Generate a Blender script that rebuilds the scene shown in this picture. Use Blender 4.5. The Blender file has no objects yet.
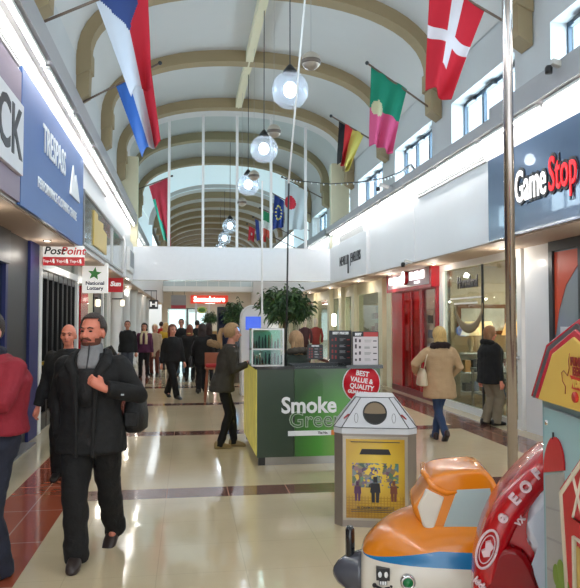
import bpy, bmesh, math, random
from mathutils import Vector, Matrix, noise, Quaternion
random.seed(7)
S = bpy.context.scene
COL = S.collection
PI = math.pi
# ------------------------------------------------------------------ camera
F = 680.0; EYE = 1.70; HY = 321.0
YAW = math.atan(102/680); PITCH = math.atan((HY-294)/F)
cam = bpy.data.cameras.new('camera'); camo = bpy.data.objects.new('camera', cam); COL.objects.link(camo)
cam.sensor_fit = 'HORIZONTAL'; cam.sensor_width = 36; cam.lens = 36*F/580
cam.clip_start = .05; cam.clip_end = 300
camo.location = (0, 0, EYE); camo.rotation_euler = (PI/2+PITCH, 0, -YAW)
S.camera = camo
# ------------------------------------------------------------------ world + exposure
W = bpy.data.worlds.new('sky'); S.world = W; W.use_nodes = True
W.node_tree.nodes['Background'].inputs[0].default_value = (.88, .95, 1.0, 1)
W.node_tree.nodes['Background'].inputs[1].default_value = 2.2
S.view_settings.view_transform = 'Standard'; S.view_settings.look = 'None'
S.view_settings.gamma = 1; S.view_settings.use_curve_mapping = False
S.view_settings.exposure = 0.27
LIGHT_N = [0]
def area(loc, rot, sx, sy, power, col=(1, 1, 1), name='daylight'):
    l = bpy.data.lights.new(name, 'AREA'); l.shape = 'RECTANGLE'; l.size = sx; l.size_y = sy
    l.energy = power; l.color = col
    o = bpy.data.objects.new(name, l); COL.objects.link(o); o.location = loc; o.rotation_euler = rot
    return o
def point(loc, power, r=.08, col=(1, 1, 1), name='lamp_light'):
    l = bpy.data.lights.new(name, 'POINT'); l.energy = power; l.shadow_soft_size = r; l.color = col
    o = bpy.data.objects.new(name, l); COL.objects.link(o); o.location = loc
    return o
RIBS = [-5.1, -1.5, 2.1, 5.7, 9.3, 12.9, 16.5, 20.1, 23.7, 27.3]
CX = 1.45; WL = -2.05; WR = 4.97
# daylight through the clerestory windows (one opening in each bay, both sides)
for i, a in enumerate(RIBS[:-1]):
    ym = a+1.8
    area((WL-.30, ym, 5.35), (0, -PI/2, 0), .9, 2.4, 62, (.86, .94, 1))
    area((WR+.30, ym, 5.35), (0, PI/2, 0), .9, 2.4, 62, (.86, .94, 1))
# cornice fluorescent tubes washing the shop fascias
for a, b in ((-5, 0), (0, 5), (5, 10), (10, 15), (15, 20.4), (21, 26)):
    m = (a+b)/2
    area((-1.58, m, 4.50), (0, math.radians(24), 0), .05, b-a-.1, 52, (1, .98, .95), 'tube_light')
    area((4.28, m, 4.345), (0, math.radians(-24), 0), .05, b-a-.1, 36, (1, .98, .95), 'tube_light')
# ------------------------------------------------------------------ helpers
def srgb(c):
    return tuple(((v/255)/12.92 if v/255 <= .04045 else ((v/255+.055)/1.055)**2.4) for v in c)
MATS = {}
def mat(name, c, rough=.5, metal=0., var=.0, scale=8., bump=0., bscale=60., emit=0., coat=0., spec=.5, alpha=None, trans=0.):
    if name in MATS: return MATS[name]
    m = bpy.data.materials.new(name); m.use_nodes = True; nt = m.node_tree; p = nt.nodes['Principled BSDF']
    col = srgb(c)
    p.inputs['Base Color'].default_value = (*col, 1); p.inputs['Roughness'].default_value = rough
    p.inputs['Metallic'].default_value = metal; p.inputs['Coat Weight'].default_value = coat
    p.inputs['Specular IOR Level'].default_value = spec
    tc = nt.nodes.new('ShaderNodeTexCoord')
    if var >= 0:
        v = max(var, .03)
        n = nt.nodes.new('ShaderNodeTexNoise'); n.inputs['Scale'].default_value = scale; n.inputs['Detail'].default_value = 4
        nt.links.new(tc.outputs['Object'], n.inputs['Vector'])
        r = nt.nodes.new('ShaderNodeMix'); r.data_type = 'RGBA'
        r.inputs[6].default_value = (*[x*(1-v) for x in col], 1); r.inputs[7].default_value = (*[min(1, x*(1+v)) for x in col], 1)
        nt.links.new(n.outputs['Fac'], r.inputs[0]); nt.links.new(r.outputs[2], p.inputs['Base Color'])
    if bump:
        n2 = nt.nodes.new('ShaderNodeTexNoise'); n2.inputs['Scale'].default_value = bscale; n2.inputs['Detail'].default_value = 3
        nt.links.new(tc.outputs['Object'], n2.inputs['Vector'])
        b = nt.nodes.new('ShaderNodeBump'); b.inputs['Strength'].default_value = bump; b.inputs['Distance'].default_value = .02
        nt.links.new(n2.outputs['Fac'], b.inputs['Height']); nt.links.new(b.outputs['Normal'], p.inputs['Normal'])
    if emit:
        p.inputs['Emission Color'].default_value = (*col, 1); p.inputs['Emission Strength'].default_value = emit
    if trans: p.inputs['Transmission Weight'].default_value = trans
    if alpha is not None: p.inputs['Alpha'].default_value = alpha
    MATS[name] = m
    return m
def glassmat(name, tint=(225, 235, 232), gloss=.12, rough=.02):
    if name in MATS: return MATS[name]
    m = bpy.data.materials.new(name); m.use_nodes = True; nt = m.node_tree; nt.nodes.clear()
    o = nt.nodes.new('ShaderNodeOutputMaterial'); mx = nt.nodes.new('ShaderNodeMixShader')
    t = nt.nodes.new('ShaderNodeBsdfTransparent'); t.inputs[0].default_value = (*srgb(tint), 1)
    g = nt.nodes.new('ShaderNodeBsdfGlossy'); g.inputs['Roughness'].default_value = rough
    f = nt.nodes.new('ShaderNodeLayerWeight'); f.inputs[0].default_value = .5
    pw = nt.nodes.new('ShaderNodeMath'); pw.operation = 'POWER'; pw.inputs[1].default_value = 5
    a = nt.nodes.new('ShaderNodeMath'); a.operation = 'MULTIPLY_ADD'; a.inputs[1].default_value = .6; a.inputs[2].default_value = gloss*.5
    nt.links.new(f.outputs['Facing'], pw.inputs[0]); nt.links.new(pw.outputs[0], a.inputs[0]); nt.links.new(a.outputs[0], mx.inputs[0])
    nt.links.new(t.outputs[0], mx.inputs[1]); nt.links.new(g.outputs[0], mx.inputs[2]); nt.links.new(mx.outputs[0], o.inputs[0])
    MATS[name] = m
    return m
class MB:
    """collects shapes, builds ONE mesh object"""
    def __init__(s): s.bm = bmesh.new()
    def _mi(s, faces, mi, smooth=False):
        for f in faces: f.material_index = mi; f.smooth = smooth
    def quad(s, pts, mi=0):
        f = s.bm.faces.new([s.bm.verts.new(p) for p in pts]); s._mi([f], mi); return s
    def box(s, a, b, mi=0, M=None, bev=0):
        s.nb = getattr(s, 'nb', 0)+1; e = (s.nb % 9)*.00035      # tiny growth keeps crossing bars from sharing a face
        x0, y0, z0 = (min(a[i], b[i])-e for i in range(3)); x1, y1, z1 = (max(a[i], b[i])+e for i in range(3))
        co = [(x0,y0,z0),(x1,y0,z0),(x1,y1,z0),(x0,y1,z0),(x0,y0,z1),(x1,y0,z1),(x1,y1,z1),(x0,y1,z1)]
        v = [s.bm.verts.new(M @ Vector(c) if M else c) for c in co]
        fs = [s.bm.faces.new([v[i] for i in q]) for q in ((0,3,2,1),(4,5,6,7),(0,1,5,4),(1,2,6,5),(2,3,7,6),(3,0,4,7))]
        s._mi(fs, mi)
        if bev:
            es = list({e for f in fs for e in f.edges})
            r = bmesh.ops.bevel(s.bm, geom=es, offset=bev, segments=2, affect='EDGES', profile=.5)
            s._mi(r['faces'], mi, True)
        return s
    def prism(s, poly, d, mi=0, M=None, bev=0):
        """poly: 3-D outline points, d: extrusion vector"""
        d = Vector(d); n = len(poly)
        a = [s.bm.verts.new(M @ Vector(p) if M else Vector(p)) for p in poly]
        b = [s.bm.verts.new(M @ (Vector(p)+d) if M else Vector(p)+d) for p in poly]
        fs = [s.bm.faces.new(a[::-1]), s.bm.faces.new(b)]
        for i in range(n): fs.append(s.bm.faces.new([a[i], a[(i+1) % n], b[(i+1) % n], b[i]]))
        s._mi(fs, mi)
        if bev:
            es = list({e for f in fs for e in f.edges})
            r = bmesh.ops.bevel(s.bm, geom=es, offset=bev, segments=3, affect='EDGES', profile=.5)
            s._mi(r['faces'], mi, True)
        return s
    def rings(s, R, mi=0, cap=True, smooth=True):
        """R: list of rings (lists of points, same count)"""
        V = [[s.bm.verts.new(p) for p in r] for r in R]; n = len(V[0]); fs = []
        for a, b in zip(V, V[1:]):
            for i in range(n): fs.append(s.bm.faces.new([a[i], a[(i+1) % n], b[(i+1) % n], b[i]]))
        if cap: fs.append(s.bm.faces.new(V[0][::-1])); fs.append(s.bm.faces.new(V[-1]))
        s._mi(fs, mi, smooth); return s
    def tube(s, pts, rad, seg=10, mi=0, flat=1., round_ends=False, M=None):
        P = [Vector(p) for p in pts]; n = len(P)
        if not hasattr(rad, '__len__'): rad = [rad]*n
        rad = list(rad)
        if round_ends:
            d0 = (P[0]-P[1]).normalized(); d1 = (P[-1]-P[-2]).normalized()
            P = [P[0]+d0*rad[0]*.8, P[0]+d0*rad[0]*.5]+P+[P[-1]+d1*rad[-1]*.5, P[-1]+d1*rad[-1]*.8]
            rad = [rad[0]*.45, rad[0]*.85]+rad+[rad[-1]*.85, rad[-1]*.45]; n += 4
        prev = None; R = []
        for i, p in enumerate(P):
            t = (P[min(i+1, n-1)]-P[max(i-1, 0)]).normalized()
            if prev is None:
                h = Vector((0, 0, 1)) if abs(t.z) < .9 else Vector((1, 0, 0))
                u = t.cross(h).normalized()
            else: u = (prev-t*prev.dot(t)).normalized()
            prev = u; w = t.cross(u)
            ring = [p+(u*math.cos(2*PI*k/seg)+w*math.sin(2*PI*k/seg)*flat)*rad[i] for k in range(seg)]
            R.append([M @ q for q in ring] if M else ring)
        return s.rings(R, mi)
    def lathe(s, prof, c=(0, 0, 0), seg=24, mi=0, M=None, smooth=True):
        """prof: (r, z) list around local z"""
        c = Vector(c); R = []
        for r, z in prof:
            ring = [c+Vector((max(r, 1e-4)*math.cos(2*PI*k/seg), max(r, 1e-4)*math.sin(2*PI*k/seg), z)) for k in range(seg)]
            R.append([M @ q for q in ring] if M else ring)
        return s.rings(R, mi, True, smooth)
    def ell(s, c, r, mi=0, seg=16, M=None):
        c = Vector(c); n = seg//2; R = []
        for j in range(n+1):
            ph = -PI/2+PI*j/n; cr = max(math.cos(ph), .02)
            ring = [c+Vector((r[0]*cr*math.cos(2*PI*k/seg), r[1]*cr*math.sin(2*PI*k/seg), r[2]*math.sin(ph))) for k in range(seg)]
            R.append([M @ q for q in ring] if M else ring)
        return s.rings(R, mi)
    def build(s, name, m, parent=None, loc=None, recalc=True):
        if recalc: bmesh.ops.recalc_face_normals(s.bm, faces=s.bm.faces)
        me = bpy.data.meshes.new(name); s.bm.to_mesh(me); s.bm.free()
        for x in (m if isinstance(m, (list, tuple)) else [m]): me.materials.append(x)
        o = bpy.data.objects.new(name, me); COL.objects.link(o)
        if parent: o.parent = parent
        if loc: o.location = loc
        return o
def tag(o, label, cat, group=None, kind=None):
    if label: o['label'] = label
    if cat: o['category'] = cat
    if group: o['group'] = group
    if kind: o['kind'] = kind
    return o
def struct(o): o['kind'] = 'structure'; return o
def thing(name, label, cat, loc=(0, 0, 0), rz=0, group=None):
    o = bpy.data.objects.new(name, None); COL.objects.link(o); o.empty_display_size = .1
    o.location = loc; o.rotation_euler = (0, 0, rz); return tag(o, label, cat, group)
def copy_tree(o, parent=None):
    c = o.copy(); COL.objects.link(c)
    if parent: c.parent = parent
    for ch in list(o.children): copy_tree(ch, c)
    return c
def text(name, body, size, m, M, parent=None, extrude=.004, off=0., sx=1., align='CENTER', shear=0.):
    cu = bpy.data.curves.new(name, 'FONT'); cu.body = body; cu.size = size; cu.extrude = extrude; cu.offset = off
    cu.align_x = align; cu.align_y = 'CENTER'; cu.shear = shear; cu.resolution_u = 3
    t = bpy.data.objects.new('tmp_text', cu); COL.objects.link(t)
    dg = bpy.context.evaluated_depsgraph_get()
    me = bpy.data.meshes.new_from_object(t.evaluated_get(dg)); bpy.data.objects.remove(t); bpy.data.curves.remove(cu)
    me.transform(M @ Matrix.Diagonal((sx, 1, 1, 1)))
    me.materials.clear(); me.materials.append(m)
    o = bpy.data.objects.new(name, me); COL.objects.link(o)
    if parent: o.parent = parent
    return o
def frame(origin, xdir, updir):
    """matrix whose local x = xdir, local y = updir (text plane)"""
    x = Vector(xdir).normalized(); y = Vector(updir).normalized(); z = x.cross(y)
    M = Matrix((x, y, z)).transposed().to_4x4(); M.translation = Vector(origin); return M
def bake(o, voxel, smooth=2, amp=0., nscale=6., stretch=(1, 1, 1), seed=0):
    """voxel-fuses the overlapping shapes of o into one continuous skin"""
    md = o.modifiers.new('fuse', 'REMESH'); md.mode = 'VOXEL'; md.voxel_size = voxel; md.use_smooth_shade = True
    if smooth:
        sm = o.modifiers.new('smooth', 'SMOOTH'); sm.iterations = smooth; sm.factor = .6
    dg = bpy.context.evaluated_depsgraph_get()
    me = bpy.data.meshes.new_from_object(o.evaluated_get(dg))
    old = o.data; o.modifiers.clear(); mats = list(old.materials)
    me.materials.clear()
    for x in mats: me.materials.append(x)
    o.data = me
    if amp:
        sv = Vector((seed*3.1, seed*1.7, seed))
        nrm = [v.normal.copy() for v in me.vertices]
        for v, n in zip(me.vertices, nrm):
            q = Vector((v.co.x*stretch[0], v.co.y*stretch[1], v.co.z*stretch[2]))*nscale+sv
            k = noise.noise(q)+.5*noise.noise(q*2.3)
            v.co += n*(amp*k)
    for p in me.polygons: p.use_smooth = True
    return o
def at(px, py, Y):
    """world point seen at a picture position on the plane y = Y"""
    cy, sy = math.cos(YAW), math.sin(YAW); cp, sp = math.cos(PITCH), math.sin(PITCH)
    a = (px-290)/F; b = -(py-294)/F
    r = Vector((sy*cp, cy*cp, sp))+Vector((cy, -sy, 0))*a+Vector((-sy*sp, -cy*sp, cp))*b
    return Vector((0, 0, EYE))+r*(Y/r.y)
# ------------------------------------------------------------------ common materials
m_white = mat('white paint', (232, 232, 230), .38, var=.03, scale=2)
m_fasc = mat('white gloss fascia', (226, 226, 228), .42, var=.03, scale=1.5, coat=.1)
m_grey = mat('grey paint', (158, 158, 160), .55, var=.04)
m_ceil = mat('vault plaster', (206, 205, 202), .8, var=.04, scale=1.2, bump=.05)
m_wallu = mat('upper wall plaster', (196, 198, 198), .8, var=.04, scale=1.5, bump=.05)
m_rib = mat('olive beige rib', (156, 137, 104), .7, var=.05, scale=3)
m_cream = mat('cream paint', (222, 214, 182), .55, var=.04)
m_soff = mat('soffit paint', (186, 166, 148), .6, var=.04)
m_black = mat('black plastic', (22, 22, 24), .35)
m_dark = mat('dark grey metal', (52, 54, 58), .4, .3)
m_steel = mat('brushed steel', (170, 168, 164), .28, .9, var=.05, scale=20)
m_chrome = mat('chrome', (205, 205, 208), .12, 1.)
m_frame = mat('window frame blue grey', (52, 70, 86), .4)
m_glass = glassmat('shop glass')
m_redp = mat('red paint', (168, 16, 32), .25, coat=.5)
m_wood = mat('brown wood', (120, 74, 44), .45, var=.2, scale=12)
m_tube = mat('lit tube', (255, 252, 246), .4, emit=14, var=-1)
m_sky = None
# ------------------------------------------------------------------ floor
def floor_material():
    m = bpy.data.materials.new('polished tile floor'); m.use_nodes = True; nt = m.node_tree; p = nt.nodes['Principled BSDF']
    N = nt.nodes.new; L = nt.links.new
    def mth(op, a, b=None, c=None):
        n = N('ShaderNodeMath'); n.operation = op
        for i, v in enumerate((a, b, c)):
            if v is None: continue
            if isinstance(v, (int, float)): n.inputs[i].default_value = v
            else: L(v, n.inputs[i])
        return n.outputs[0]
    tc = N('ShaderNodeTexCoord'); sp = N('ShaderNodeSeparateXYZ'); L(tc.outputs['Object'], sp.inputs[0])
    X, Y = sp.outputs[0], sp.outputs[1]
    def inside(v, lo, hi): return mth('MULTIPLY', mth('GREATER_THAN', v, lo), mth('LESS_THAN', v, hi))
    band = mth('MAXIMUM', inside(X, -1.70, -1.10), inside(X, 4.28, 4.88))
    ymod = mth('MODULO', mth('ADD', Y, 100-6.7), 3.62)   # cross bands, every 3.6 m
    ycross = mth('LESS_THAN', mth('MODULO', mth('SUBTRACT', mth('ADD', Y, 36.2), 6.7), 3.62), .38)
    cross = mth('MULTIPLY', ycross, inside(X, -1.4, 4.5))
    allb = mth('MAXIMUM', band, cross)
    # grout lines
    def grout(v, off, size, w): return mth('LESS_THAN', mth('MODULO', mth('ADD', v, off+60), size), w)
    gt = mth('MAXIMUM', grout(X, .2, .60, .006), grout(Y, .1, .60, .006))
    gb = mth('MAXIMUM', mth('MAXIMUM', grout(X, 1.40, .60, .012), grout(X, 1.35-.60+.0, 30, .012)), grout(Y, -6.7-.0, .905, .014))
    nz = N('ShaderNodeTexNoise'); nz.inputs['Scale'].default_value = 1.3; nz.inputs['Detail'].default_value = 5; L(tc.outputs['Object'], nz.inputs['Vector'])
    nf = N('ShaderNodeTexNoise'); nf.inputs['Scale'].default_value = 130; nf.inputs['Detail'].default_value = 2; L(tc.outputs['Object'], nf.inputs['Vector'])
    def mix(fac, a, b):
        n = N('ShaderNodeMix'); n.data_type = 'RGBA'
        if isinstance(fac, (int, float)): n.inputs[0].default_value = fac
        else: L(fac, n.inputs[0])
        for i, v in ((6, a), (7, b)):
            if isinstance(v, tuple): n.inputs[i].default_value = (*srgb(v), 1)
            else: L(v, n.inputs[i])
        return n.outputs[2]
    cream = mix(nz.outputs['Fac'], (208, 190, 156), (224, 208, 176))
    cream = mix(mth('MULTIPLY', nf.outputs['Fac'], .25), cream, (180, 166, 136))
    cream = mix(mth('MULTIPLY', gt, .35), cream, (170, 158, 135))
    red = mix(nz.outputs['Fac'], (152, 74, 50), (176, 92, 66))
    brown = mix(nz.outputs['Fac'], (112, 72, 62), (130, 88, 76))
    isl = mth('LESS_THAN', X, -1.05)
    bandc = mix(isl, brown, red)
    bandc = mix(mth('MULTIPLY', gb, .8), bandc, (196, 160, 140))
    col = mix(allb, cream, bandc)
    L(col, p.inputs['Base Color'])
    r = mth('ADD', mth('MULTIPLY', nz.outputs['Fac'], .07), .05)
    L(r, p.inputs['Roughness'])
    p.inputs['Specular IOR Level'].default_value = 1.0
    wv = N('ShaderNodeTexNoise'); wv.inputs['Scale'].default_value = 3.5; wv.inputs['Detail'].default_value = 2; L(tc.outputs['Object'], wv.inputs['Vector'])
    b = N('ShaderNodeBump'); b.inputs['Strength'].default_value = .10; b.inputs['Distance'].default_value = .02
    L(wv.outputs['Fac'], b.inputs['Height']); L(b.outputs['Normal'], p.inputs['Normal'])
    return m
struct(MB().box((-8, -6, -.2), (12, 60, 0)).build('floor', floor_material()))
# ------------------------------------------------------------------ vault, ribs, upper walls
HW = 3.5
def arch(hw, z0, rise, n=28, k=2.25):
    pts = []
    for i in range(n+1):
        t = PI*i/n; c, s_ = math.cos(t), math.sin(t)
        pts.append((CX+hw*math.copysign(abs(c)**(2/k), c), z0+rise*abs(s_)**(2/k)))
    return pts                                             # from right to left
def arch_shell(hw, z0, rise, y0, y1, th, k=2.25):
    a = arch(hw, z0, rise, k=k); b = arch(hw+th, z0, rise+th, k=k)
    poly = [(x, y0, z) for x, z in a]+[(x, y0, z) for x, z in reversed(b)]
    mb = MB(); n = len(a)
    for i in range(n-1):
        (x0, z0_), (x1, z1_) = a[i], a[i+1]; (u0, w0), (u1, w1) = b[i], b[i+1]
        v = [mb.bm.verts.new(c) for c in ((x0,y0,z0_),(x1,y0,z1_),(u1,y0,w1),(u0,y0,w0),(x0,y1,z0_),(x1,y1,z1_),(u1,y1,w1),(u0,y1,w0))]
        for q in ((0,1,2,3),(7,6,5,4),(0,4,5,1),(3,2,6,7)):
            f = mb.bm.faces.new([v[j] for j in q]); f.smooth = q in ((0,4,5,1),)
    bmesh.ops.remove_doubles(mb.bm, verts=mb.bm.verts, dist=1e-5)
    return mb
struct(arch_shell(HW, 6.55, 1.75, -5.1, 28.0, .15).build('ceiling', m_ceil))
HV = 2.9                                                     # lower vault further on
struct(arch_shell(HV, 5.6, 1.6, 28.0, 52, .15).build('ceiling', m_ceil))
ntrim = [0]
def trim(mb, m):
    ntrim[0] += 1; return struct(mb.build('trim_%d' % ntrim[0], m))
for y in RIBS:                                             # ribs: arch + straight foot + splayed corbel
    mb = MB(); w = .17
    a = arch(HW-.24, 6.62, 1.40); b = arch(HW+.02, 6.62, 1.72)
    for i in range(len(a)-1):
        mb.prism([(a[i][0], y-w, a[i][1]), (a[i+1][0], y-w, a[i+1][1]), (b[i+1][0], y-w, b[i+1][1]), (b[i][0], y-w, b[i][1])], (0, 2*w, 0))
    for sgn in (-1, 1):
        xi = CX+sgn*(HW-.24); xo = CX+sgn*HW
        mb.prism([(xi, y-w, 6.64), (xo, y-w, 6.64), (xo, y-w, 5.72), (xi+sgn*.02, y-w, 5.86)], (0, 2*w, 0))
        mb.prism([(xi-sgn*.03, y-w-.04, 6.66), (xo, y-w-.04, 6.66), (xo, y-w-.04, 6.2), (xi-sgn*.03, y-w-.04, 6.32)], (0, 2*w+.08, 0))
    trim(mb, m_rib)
trim(MB().box((CX-.09, -5, 8.02), (CX+.09, 20, 8.26)), m_cream)   # ridge strip
for y in [29+2.4*i for i in range(10)]:
    mb = MB(); a = arch(HV-.18, 5.62, 1.36, n=20); b = arch(HV+.02, 5.62, 1.6, n=20)
    for i in range(len(a)-1):
        mb.prism([(a[i][0], y-.15, a[i][1]), (a[i+1][0], y-.15, a[i+1][1]), (b[i+1][0], y-.15, b[i+1][1]), (b[i][0], y-.15, b[i][1])], (0, .3, 0))
    trim(mb, m_rib)
# gable between the vaults: translucent daylight band
gb = MB(); a = arch(HW-.02, 6.55, 1.73); b = arch(HV-.0, 5.6, 1.58)
for i in range(len(a)-1):
    gb.quad([(a[i][0], 28.02, a[i][1]), (a[i+1][0], 28.02, a[i+1][1]), (b[i+1][0], 28.02, b[i+1][1]), (b[i][0], 28.02, b[i][1])])
gb.quad([(CX+HW, 28.02, 6.55), (CX+HV, 28.02, 5.6), (CX+HV, 28.02, 4.4), (CX+HW, 28.02, 4.4)]); gb.quad([(CX-HW, 28.02, 6.55), (CX-HV, 28.02, 5.6), (CX-HV, 28.02, 4.4), (CX-HW, 28.02, 4.4)])
m_dayp = mat('daylit translucent glazing', (206, 220, 226), .4, emit=.62, var=-1)
struct(gb.build('window_90', m_dayp))
# upper walls with window openings, windows in every bay
nwin = [0]
for side, X, sg in (('left', WL, -1), ('right', WR, 1)):
    mb = MB()
    t = .35
    ys = RIBS
    mb.box((X, -5.1, 3.0), (X+sg*t, 28, 4.86)); mb.box((X, -5.1, 5.86), (X+sg*t, 28, 6.9))
    for i, a_ in enumerate(ys[:-1]):
        mb.box((X, a_-.62, 4.8), (X+sg*t, a_+.42, 5.9))
    mb.box((X, 27.0, 4.8), (X+sg*t, 28, 5.9))
    struct(mb.build('wall_'+side, m_wallu))
    for a_ in ys[:-1]:
        nwin[0] += 1
        y0, y1 = a_+.42, a_+2.98
        w = thing('window_%d' % nwin[0], None, None, (X+sg*.28, y0, 4.86)); struct(w)
        fr = MB(); L_ = y1-y0
        for u in (0, L_/3, 2*L_/3, L_): fr.box((-.03, u-.035, 0), (.03, u+.035, 1.0))
        fr.box((-.03, 0, 0), (.03, L_, .06)); fr.box((-.03, 0, .93), (.03, L_, 1.0))
        fr.build('window_frame', m_frame, w)
        MB().box((-.006, .02, .03), (.006, L_-.02, .97)).build('pane', glassmat('clear pane', (235, 245, 250), .02), w)
        la = MB()
        for u in (L_/6, L_/2, 5*L_/6): la.box((-sg*.10, u-.16, .90), (-sg*.03, u+.16, .96))
        la.build('window_latch', m_dark, w)
# sky-white outside
# ------------------------------------------------------------------ fascias, soffits, cornices
def fascia(side, X, sg, zt):
    mb = MB()
    mb.box((X, -5.1, 2.86), (X+sg*.22, 20.5, zt)); mb.box((X, 21.0, 2.86), (X+sg*.22, 48, zt))
    struct(mb.build('wall_'+side, m_fasc))
    sf = MB(); sf.box((X+sg*.02, -5.1, 2.84), (X+sg*4.2, 48, 2.92)); struct(sf.build('ceiling', m_soff))
fascia('left', -1.70, -1, 4.555); fascia('right', 4.40, 1, 4.395)
mb = MB().box((-1.50, -5.1, 4.56), (-2.04, 20.49, 4.82))
trim(mb, m_grey)
mb = MB().box((4.20, 9.0, 4.40), (4.94, 20.49, 4.56)).box((4.20, -5.1, 4.40), (4.94, 9.0, 4.70))
trim(mb, m_grey)
mb = MB().box((-1.56, 21, 4.56), (-2.1, 28, 4.82)).box((4.26, 21, 4.40), (5.0, 28, 4.62)); trim(mb, m_grey)
def tubes(X, z, sg):
    y = -4.8
    while y < 20:
        o = thing('tube_light', 'fluorescent batten light under the %s cornice' % ('left' if sg < 0 else 'right'), 'light', (X, y, z), 0, 'cornice battens %s' % ('left' if sg < 0 else 'right'))
        MB().tube([(0, .05, -.03), (0, 1.62, -.03)], .019, 8).build('tube', m_tube, o)
        MB().box((-.03, .02, -.02), (.03, 1.66, .02)).box((-.02, 0, -.05), (.02, .03, 0)).box((-.02, 1.64, -.05), (.02, 1.67, 0)).build('batten', m_white, o)
        y += 1.8
tubes(-1.58, 4.53, -1); tubes(4.30, 4.375, 1)
# vents
def vent(X, y0, y1, z0, z1, sg, lab):
    o = thing('air_vent', lab, 'vent', (X, y0, z0))
    MB().box((0, 0, 0), (-sg*.015, y1-y0, z1-z0)).build('backing', mat('vent dark', (105, 105, 110), .6), o)
    s_ = MB(); n = 5
    for i in range(n+1):
        z = (z1-z0)*i/n; s_.box((-sg*.012, 0, z-.008), (-sg*.04, y1-y0, z+.008))
    s_.build('slats', m_white, o)
    fr = MB(); h = z1-z0; L_ = y1-y0
    fr.box((0, -.03, -.03), (-sg*.045, L_+.03, 0)).box((0, -.03, h), (-sg*.045, L_+.03, h+.03)).box((0, -.03, -.03), (-sg*.045, 0, h)).box((0, L_, -.03), (-sg*.045, L_+.03, h+.03))
    fr.build('frame', m_fasc, o)
vent(-1.70, 5.0, 6.92, 4.24, 4.42, -1, 'slatted vent nearest the camera on the left fascia')
vent(-1.70, 11.1, 14.2, 4.26, 4.38, -1, 'long slatted vent on the left fascia beyond the blue sign')
vent(4.40, 9.5, 12.5, 4.10, 4.28, 1, 'long slatted vent on right fascia above the red shop')
vent(4.40, 16.6, 19.3, 3.97, 4.14, 1, 'long slatted vent above the jewellers lettering')
# fascia panel joints
mb = MB()
for y in (1, 4, 9.35, 12.8, 16.1, 19.6): mb.box((4.385, y, 2.86), (4.40, y+.012, 4.3))
mb.box((-1.70, 18.2, 2.86), (-1.62, 20.5, 3.95)); mb.box((4.33, 16.2, 2.86), (4.40, 20.5, 3.93))
trim(mb, m_fasc)
# ------------------------------------------------------------------ cross beam with glazed screen
trim(MB().box((-1.75, 20.5, 2.92), (4.45, 20.95, 3.90)), mat('white gloss beam', (240, 243, 248), .25, coat=.4))
mb = MB().box((-2.05, 20.55, 3.9), (-1.50, 20.9, 6.6)).box((4.40, 20.55, 3.9), (4.95, 20.9, 6.6)); trim(mb, m_cream)
for i, px in enumerate((169, 203, 237, 271, 305.5)):
    x = at(px, 200, 20.7).x; z = 6.62+1.4*(1-abs((x-CX)/3.26)**2.25)**(1/2.25)
    trim(MB().box((x-.04, 20.66, 3.9), (x+.04, 20.74, z)), m_white)
trim(MB().box((-1.5, 20.66, 3.9), (4.4, 20.74, 3.94)), m_white)
a = arch(HW-.28, 6.62, 1.36); gl = MB()
poly = [(CX+HW-.6, 20.7, 3.95)]+[(x, 20.7, z) for x, z in a[1:-1]]+[(CX-HW+.6, 20.7, 3.95)]
vs = [gl.bm.verts.new(p) for p in poly]; gl.bm.faces.new(vs)
struct(gl.build('window_91', glassmat('screen glass', (225, 236, 236), .03)))
# ------------------------------------------------------------------ people
def ik(a, b, l1, l2, hint):
    a, b, h = Vector(a), Vector(b), Vector(hint); d = b-a; L_ = min(d.length, (l1+l2)*.995); dn = d.normalized()
    x = (l1*l1-l2*l2+L_*L_)/(2*L_); y = math.sqrt(max(l1*l1-x*x, 1e-6))
    hp = (h-dn*h.dot(dn)).normalized()
    return a+dn*x+hp*y
SKIN = mat('skin', (214, 150, 126), .5, var=.06, scale=14)
SKINR = mat('ruddy skin', (216, 132, 108), .5, var=.07, scale=14)
m_eye = mat('eye', (40, 30, 26), .2); m_lip = mat('lips', (160, 84, 78), .4)
def hring(cx, cy, z, rx, ry, seg=20, k=2.3):
    R = []
    for i in range(seg):
        t = 2*PI*i/seg; c, s_ = math.cos(t), math.sin(t)
        R.append(Vector((cx+rx*math.copysign(abs(c)**(2/k), c), cy+ry*math.copysign(abs(s_)**(2/k), s_), z)))
    return R
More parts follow.
